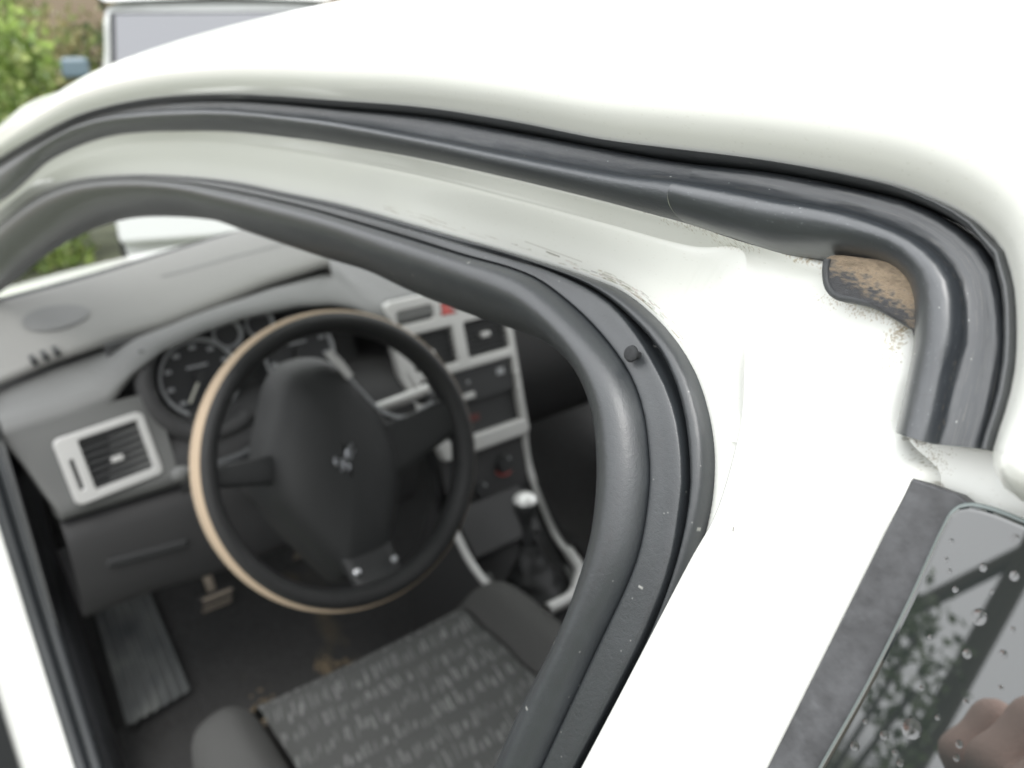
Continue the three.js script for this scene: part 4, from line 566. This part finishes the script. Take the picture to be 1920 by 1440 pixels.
  for (const s of [-1, 1]) add('front_wing', surf([[V(0.62, 1.02, s * 0.80), V(0.62, 0.8, s * 0.85), V(0.62, 0.3, s * 0.84)], [V(1.2, 0.97, s * 0.80), V(1.2, 0.8, s * 0.85), V(1.2, 0.3, s * 0.84)], [V(1.80, 0.74, s * 0.80), V(1.80, 0.6, s * 0.80), V(1.80, 0.3, s * 0.78)]]), M.paint, car);
}
// ------------------------------------------------------------------ water drops on the rear glass
{
  const dg = new THREE.SphereGeometry(1, 20, 14); dg.computeVertexNormals();
  const q = new THREE.Quaternion().setFromUnitVectors(V(0, 1, 0), NN.clone());
  const D = [[-0.8855,-0.0108,0.0007],[-0.886,-0.0149,0.0006],[-0.8874,-0.0169,0.0006],[-0.8931,-0.0132,0.001],[-0.8965,-0.0049,0.001],[-0.8989,-0.0121,0.0012],[-0.8959,-0.0231,0.002],[-0.8887,-0.032,0.0007],[-0.9023,-0.0279,0.001],[-0.8964,-0.0313,0.0012],[-0.8898,-0.02,0.0008],[-0.8921,-0.052,0.0027],[-0.8875,-0.0568,0.0012],[-0.8829,-0.0565,0.0008],[-0.8827,-0.0629,0.0013],[-0.8908,-0.0588,0.0008],[-0.8925,-0.0602,0.001],[-0.9013,-0.0494,0.0009],[-0.8995,-0.0406,0.0007],[-0.8958,-0.0468,0.0007],[-0.9042,-0.0344,0.0006],[-0.8909,-0.0429,0.0006],[-0.9018,-0.0523,0.0008],[-0.9022,-0.0224,0.0007],[-0.8962,-0.0172,0.0005]];
  for (const [x, t, r] of D) {
    const o = new THREE.Mesh(dg, M.drop); o.name = numbered('water_drop'); o.castShadow = o.receiveShadow = true; o.position.copy(B(x, t, 0.0219)); o.quaternion.copy(q); o.scale.set(r * 0.8, r * 0.30, r * 0.92);
    o.userData = { label: r > 0.0024 ? 'largest water drop on the rear side glass, beside the mirrored hand' : r > 0.0018 ? 'plump water drop on the rear side glass beside the mirrored pole' : 'tiny clear water drop clinging to the rear side glass', category: 'water drop', group: 'water drops on the rear side glass' }; scene.add(o);
  }
}
// ------------------------------------------------------------------ ground, bank, bushes, vehicle, pole
{
  const g = new THREE.PlaneGeometry(160, 160, 1, 1).rotateX(-Math.PI / 2); const uv = g.attributes.uv; for (let i = 0; i < uv.count; i++) uv.setXY(i, uv.getX(i) * 160, uv.getY(i) * 160);
  const o = new THREE.Mesh(g, M.ground); o.name = 'ground'; o.receiveShadow = true; o.userData = { kind: 'structure', label: 'pale gravelly ground round the car', category: 'ground' }; scene.add(o);
  const bg = new THREE.PlaneGeometry(40, 14, 60, 24), p = bg.attributes.position; for (let i = 0; i < p.count; i++) { const z = p.getX(i), d = p.getY(i) + 7; p.setXYZ(i, 9.5 + d, -0.05 + 2.6 * sstep(0, 8, d) + 0.5 * (noise(z * 0.7, d * 0.7, 3) - 0.5) * sstep(0, 1, d), z); } bg.computeVertexNormals();
  const b = new THREE.Mesh(bg, M.earth); b.name = 'bank'; b.castShadow = b.receiveShadow = true; b.userData = { kind: 'structure', label: 'earth bank rising behind the parked vehicle', category: 'bank' }; scene.add(b);
}
const leafG = (() => { const g = new THREE.BufferGeometry(); g.setAttribute('position', new THREE.Float32BufferAttribute([0, 0, 0, 0.35, 0.42, 0.06, 0, 1, -0.05, -0.35, 0.42, 0.06], 3)); g.setAttribute('normal', new THREE.Float32BufferAttribute([0, 0, 1, 0.3, 0, 1, 0, 0, 1, -0.3, 0, 1], 3)); g.setAttribute('uv', new THREE.Float32BufferAttribute([0, 0, 1, 0, 1, 1, 0, 1], 2)); g.setIndex([0, 1, 2, 0, 2, 3]); return g; })();
M.leaf = new THREE.MeshPhysicalMaterial({ side: THREE.DoubleSide, roughness: 0.8, transmission: 0.35, thickness: 0, vertexColors: true, name: 'leaf' });
function bush(name, label, group, [cx, cy, cz], [rx, ry, rz], n, leaf, cols, trunk) {
  const t = thing(name, label, 'bush', group); t.position.set(cx, 0, cz);
  const pos = [], nor = [], col = [], idx = [], m = new THREE.Matrix4(), q = new THREE.Quaternion(), e = new THREE.Euler(), v = new THREE.Vector3();
  const clumps = []; for (let i = 0; i < 26; i++) { const a = rr(0, 6.283), u = rr(-0.9, 1), r = Math.sqrt(1 - u * u * 0.8) * Math.pow(rnd(), 0.4); clumps.push([Math.cos(a) * r * rx, cy + u * ry, Math.sin(a) * r * rz, rr(0.22, 0.42)]); }
  for (let i = 0; i < n; i++) {
    const c = clumps[i % clumps.length], s = leaf * rr(0.6, 1.3), k = () => (rnd() + rnd() + rnd() - 1.5) / 1.5 * 1.2;
    q.setFromEuler(e.set(rr(-1.2, 1.2), rr(0, 6.28), rr(-1.2, 1.2))); m.compose(V(c[0] + k() * rx * c[3], Math.max(0.02, c[1] + k() * ry * c[3]), c[2] + k() * rz * c[3]), q, V(s, s, s));
    const C0 = cols[(rnd() * cols.length) | 0], f = rr(0.75, 1.25), b0 = pos.length / 3;
    for (let j = 0; j < 4; j++) { v.fromBufferAttribute(leafG.attributes.position, j).applyMatrix4(m); pos.push(v.x, v.y, v.z); v.fromBufferAttribute(leafG.attributes.normal, j).applyQuaternion(q).normalize(); nor.push(v.x, v.y, v.z); col.push(C0[0] * f, C0[1] * f, C0[2] * f); }
    idx.push(b0, b0 + 1, b0 + 2, b0, b0 + 2, b0 + 3);
  }
  const g = new THREE.BufferGeometry(); g.setAttribute('position', new THREE.Float32BufferAttribute(pos, 3)); g.setAttribute('normal', new THREE.Float32BufferAttribute(nor, 3)); g.setAttribute('color', new THREE.Float32BufferAttribute(col, 3)); g.setIndex(idx);
  add('foliage', g, M.leaf, t);
  for (let i = 0; i < trunk; i++) { const a = rr(0, 6.28), c = clumps[i]; add('stem', tube([[0.1 * Math.cos(a), 0, 0.1 * Math.sin(a)], [c[0] * 0.4, c[1] * 0.5, c[2] * 0.4], [c[0], c[1], c[2]]], rr(0.012, 0.03), 12, 6), M.bark, t); }
  return t;
}
const green = [[0.24, 0.34, 0.07], [0.31, 0.42, 0.10], [0.17, 0.25, 0.06], [0.37, 0.43, 0.15]], dry = [[0.30, 0.26, 0.12], [0.22, 0.20, 0.08], [0.34, 0.32, 0.15], [0.20, 0.26, 0.07]], dark = [[0.07, 0.10, 0.035], [0.09, 0.13, 0.04], [0.12, 0.16, 0.06]];
bush('leafy_bush', 'bright green leafy bush beyond the windscreen pillar', null, [6.2, 0.75, -0.15], [0.9, 0.95, 0.75], 9000, 0.075, green, 6);
bush('dry_bush', 'yellowing scrub bush on the bank above the green bush', null, [10.6, 2.0, -0.3], [1.6, 1.5, 1.9], 9000, 0.10, dry, 8);
bush('tall_bush', 'mixed olive green bush behind the parked vehicle', null, [11.2, 1.9, 2.6], [1.5, 1.4, 2.2], 8000, 0.10, [...dry, ...dark], 8);
bush('low_bush', 'small olive bush at the foot of the bank', null, [8.0, 0.6, -2.0], [0.8, 0.8, 1.0], 5000, 0.07, green, 5);
// parked vehicle ahead, seen from behind
{
  const v = thing('parked_vehicle', 'tall pale vehicle parked ahead, seen from behind', 'vehicle'); v.position.set(4.2, 0, 1.06); v.rotation.y = -0.36;
  const W = 0.76, body = []; // stations along its length: x, roof height, half width at waist and roof
  const ring = (x, wt, yb, yw, yt, wr) => smooth([V(x, 0.30, -wt), V(x, yb, -wt - 0.02), V(x, yw, -wt), V(x, lerp(yw, yt, 0.6), -lerp(wt, wr, 0.7)), V(x, yt - 0.05, -wr), V(x, yt, -wr + 0.07), V(x, yt + 0.02, 0), V(x, yt, wr - 0.07), V(x, yt - 0.05, wr), V(x, lerp(yw, yt, 0.6), lerp(wt, wr, 0.7)), V(x, yw, wt), V(x, yb, wt + 0.02), V(x, 0.30, wt)], 3);
  for (const [x, yt, wr] of [[0.0, 1.69, 0.62], [0.03, 1.735, 0.63], [0.3, 1.75, 0.64], [1.6, 1.75, 0.64], [1.9, 1.70, 0.62]]) body.push(ring(x, W, 0.7, 1.15, yt, wr));
  add('body', merge([surf(body), surf([body[0], body[0].map((p) => V(p.x - 0.01, p.y * 0.9 + 0.1, p.z * 0.3))])]), M.vanPaint, v);
  add('roof', surf([[V(-0.05, 1.742, -0.60), V(-0.05, 1.765, 0), V(-0.05, 1.742, 0.60)], [V(-0.02, 1.772, -0.66), V(-0.02, 1.795, 0), V(-0.02, 1.772, 0.66)], [1.7, 1.7, 1.7].map((x, i) => V(x, i === 1 ? 1.80 : 1.775, [-0.66, 0, 0.66][i]))]), M.vanPaint, v);
  plate(V(-0.045, 1.14, 0), V(0, 0, 1), V(0.06, 0.998, 0).normalize(), [[-0.685, 0], [0.685, 0], [0.60, 0.545], [-0.60, 0.545]], 0.02, 0.004, M.trimBlack, 'window_seal', v);
  plate(V(-0.062, 1.15, 0), V(0, 0, 1), V(0.06, 0.998, 0).normalize(), [[-0.655, 0], [0.67, 0], [0.59, 0.525], [-0.572, 0.525]], 0.01, 0.003, M.vanGlass, 'rear_window', v, 'grey rear window');
  add('mirror', box(0.06, 0.13, 0.17, 0.92, 1.385, -0.99, 0.03), M.mirrorBlue, v, 'blue grey door mirror'); add('mirror_arm', box(0.05, 0.03, 0.16, 0.95, 1.33, -0.83, 0.01), M.trimBlack, v);
  add('bonnet', box(1.0, 0.5, 1.5, 2.4, 0.85, 0, 0.12), M.vanPaint, v); add('bumper', box(0.14, 0.22, 1.56, -0.05, 0.50, 0, 0.05), M.vanPaint, v);
  for (const [x, z] of [[0.45, -0.74], [0.45, 0.74], [2.4, -0.74], [2.4, 0.74]]) { const w = part('wheel', undefined, v); add('tyre', new THREE.TorusGeometry(0.25, 0.09, 12, 28).translate(x, 0.34, z), M.recess, w); add('rim', new THREE.CylinderGeometry(0.19, 0.19, 0.12, 24).rotateX(Math.PI / 2).translate(x, 0.34, z), M.silver, w); }
}
// what the rear glass mirrors: a braced pole, a thin leaved shrub and the photographer's hand
{
  const p = thing('wooden_pole', 'dark wooden pole with a slanting brace, mirrored in the rear side glass', 'pole');
  add('post', new THREE.CylinderGeometry(0.07, 0.085, 6.4, 18).translate(0.61, 3.2, -6.6), M.bark, p);
  add('brace', tube([[0.56, 3.15, -6.6], [1.07, 2.33, -6.6], [2.54, 0, -6.6]], 0.055, 12, 14), M.bark, p);
  bush('thin_shrub', 'loose dark green shrub mirrored in the rear side glass', null, [0.80, 1.50, -5.9], [0.34, 0.85, 0.5], 1050, 0.07, dark, 6);
}
for (const [x, y, z, s] of [[1.10, 0.05, -0.99, 0.13], [1.42, 0.04, -1.06, 0.11], [0.86, 0.03, -1.02, 0.10], [1.75, 0.05, -1.05, 0.15]]) {
  const g = new THREE.IcosahedronGeometry(1, 3), p = g.attributes.position; for (let i = 0; i < p.count; i++) { const k = 1 + 0.25 * (noise(p.getX(i) * 2 + x * 9, p.getY(i) * 2 + p.getZ(i) * 3, 6) - 0.5); p.setXYZ(i, p.getX(i) * s * k, p.getY(i) * s * 0.55 * k, p.getZ(i) * s * k); } g.computeVertexNormals();
  const o = new THREE.Mesh(g, M.stone); o.name = numbered('stone'); o.position.set(x, y, z); o.castShadow = o.receiveShadow = true; o.userData = { label: 'pale yellowish stone on the ground beside the car', category: 'stone', group: 'stones lying beside the car' }; scene.add(o);
}
// hand: half closed, knuckles towards the glass, wrist running back to a dark sleeve
{
  const person = thing('person', 'half closed bare hand and dark sleeve, mirrored in the rear side glass', 'person');
  const cell = 0.0034, nC = 60, size = cell * nC, org = V(-0.886, 1.376, -0.945);
  const J = []; const cap = (a, b, ra, rb) => J.push([V(...a), V(...b), ra, rb]);
  // local axes: x along the knuckle row, y up, z towards the glass
  cap([-0.030, -0.055, -0.045], [-0.020, -0.015, -0.020], 0.026, 0.027); cap([0.010, -0.055, -0.045], [0.016, -0.015, -0.020], 0.025, 0.026); cap([-0.020, -0.015, -0.020], [-0.030, 0.020, 0.004], 0.021, 0.0125); cap([0.0, -0.012, -0.018], [0.0, 0.022, 0.008], 0.021, 0.0125); cap([0.016, -0.015, -0.020], [0.030, 0.016, 0.002], 0.020, 0.0115);
  const fing = [[-0.033, 0.020, 0.004, 0.0108, 1], [-0.011, 0.026, 0.008, 0.0112, 1.06], [0.012, 0.024, 0.006, 0.0106, 1], [0.033, 0.014, 0.0, 0.0094, 0.85]];
  const bones = [];
  for (const [x, y, z, r, l] of fing) { const k = V(x, y, z), m1 = V(x * 1.02, y - 0.004, z + 0.038 * l), m2 = V(x * 1.0, y - 0.030 * l, z + 0.040 * l), m3 = V(x * 0.95, y - 0.040 * l, z + 0.022 * l); bones.push([[k, m1, r * 1.12, r], [m1, m2, r, r * 0.92], [m2, m3, r * 0.92, r * 0.8]]); }
  bones.push([[V(-0.036, -0.030, -0.022), V(-0.050, -0.010, 0.012), 0.015, 0.0125], [V(-0.050, -0.010, 0.012), V(-0.036, -0.004, 0.040), 0.0125, 0.0105]]);
  const sd = (p, [a, b, ra, rb]) => { const ab = b.clone().sub(a), t = clamp(p.clone().sub(a).dot(ab) / ab.lengthSq()); return p.distanceTo(a.clone().addScaledVector(ab, t)) - lerp(ra, rb, t); };
  const smin = (a, b, k) => { const h = clamp(0.5 + 0.5 * (b - a) / k); return lerp(b, a, h) - k * h * (1 - h); };
  const arm = [[V(-0.008, -0.05, -0.042), V(0.0, -0.075, -0.085), 0.030, 0.027]];
  const field = (p) => { let d = 1; for (const j of J) d = smin(d, sd(p, j), 0.012); for (const j of arm) d = smin(d, sd(p, j), 0.016); let f = 1; for (const b of bones) { let e = 1; for (const j of b) e = smin(e, sd(p, j), 0.005); f = Math.min(f, e); d = smin(d, sd(p, b[0]) + 0.002, 0.008); } return smin(d, f, 0.003); };
  const mc = new MarchingCubes(nC, M.skin, false, false, 60000); mc.isolation = 0;
  for (let k = 0; k < nC; k++) for (let j = 0; j < nC; j++) for (let i = 0; i < nC; i++) mc.field[i + j * nC + k * nC * nC] = -field(V((i / nC * 2 - 1) * size / 2, (j / nC * 2 - 1) * size / 2 - 0.012, (k / nC * 2 - 1) * size / 2 - 0.012));
  mc.update();
  const n = mc.count, pos = [], nor = []; for (let i = 0; i < n; i++) { pos.push(mc.positionArray[i * 3] * size / 2, mc.positionArray[i * 3 + 1] * size / 2 - 0.012, mc.positionArray[i * 3 + 2] * size / 2 - 0.012); nor.push(mc.normalArray[i * 3], mc.normalArray[i * 3 + 1], mc.normalArray[i * 3 + 2]); }
  const g = new THREE.BufferGeometry(); g.setAttribute('position', new THREE.Float32BufferAttribute(pos, 3)); g.setAttribute('normal', new THREE.Float32BufferAttribute(nor, 3)); g.setAttribute('uv', new THREE.Float32BufferAttribute(pos.filter((_, i) => i % 3 < 2), 2));
  const h = add('hand', g, M.skin, person); h.position.copy(org); h.rotation.set(-0.15, 0.35, 0.25); h.scale.setScalar(1.05);
  const s = add('sleeve', tube([[-0.003, -0.062, -0.070], [0.004, -0.10, -0.13], [0.03, -0.22, -0.30]], 0.038, 24, 20), M.sleeve, person); s.position.copy(org); s.rotation.copy(h.rotation);
}
renderer.render(scene, camera);
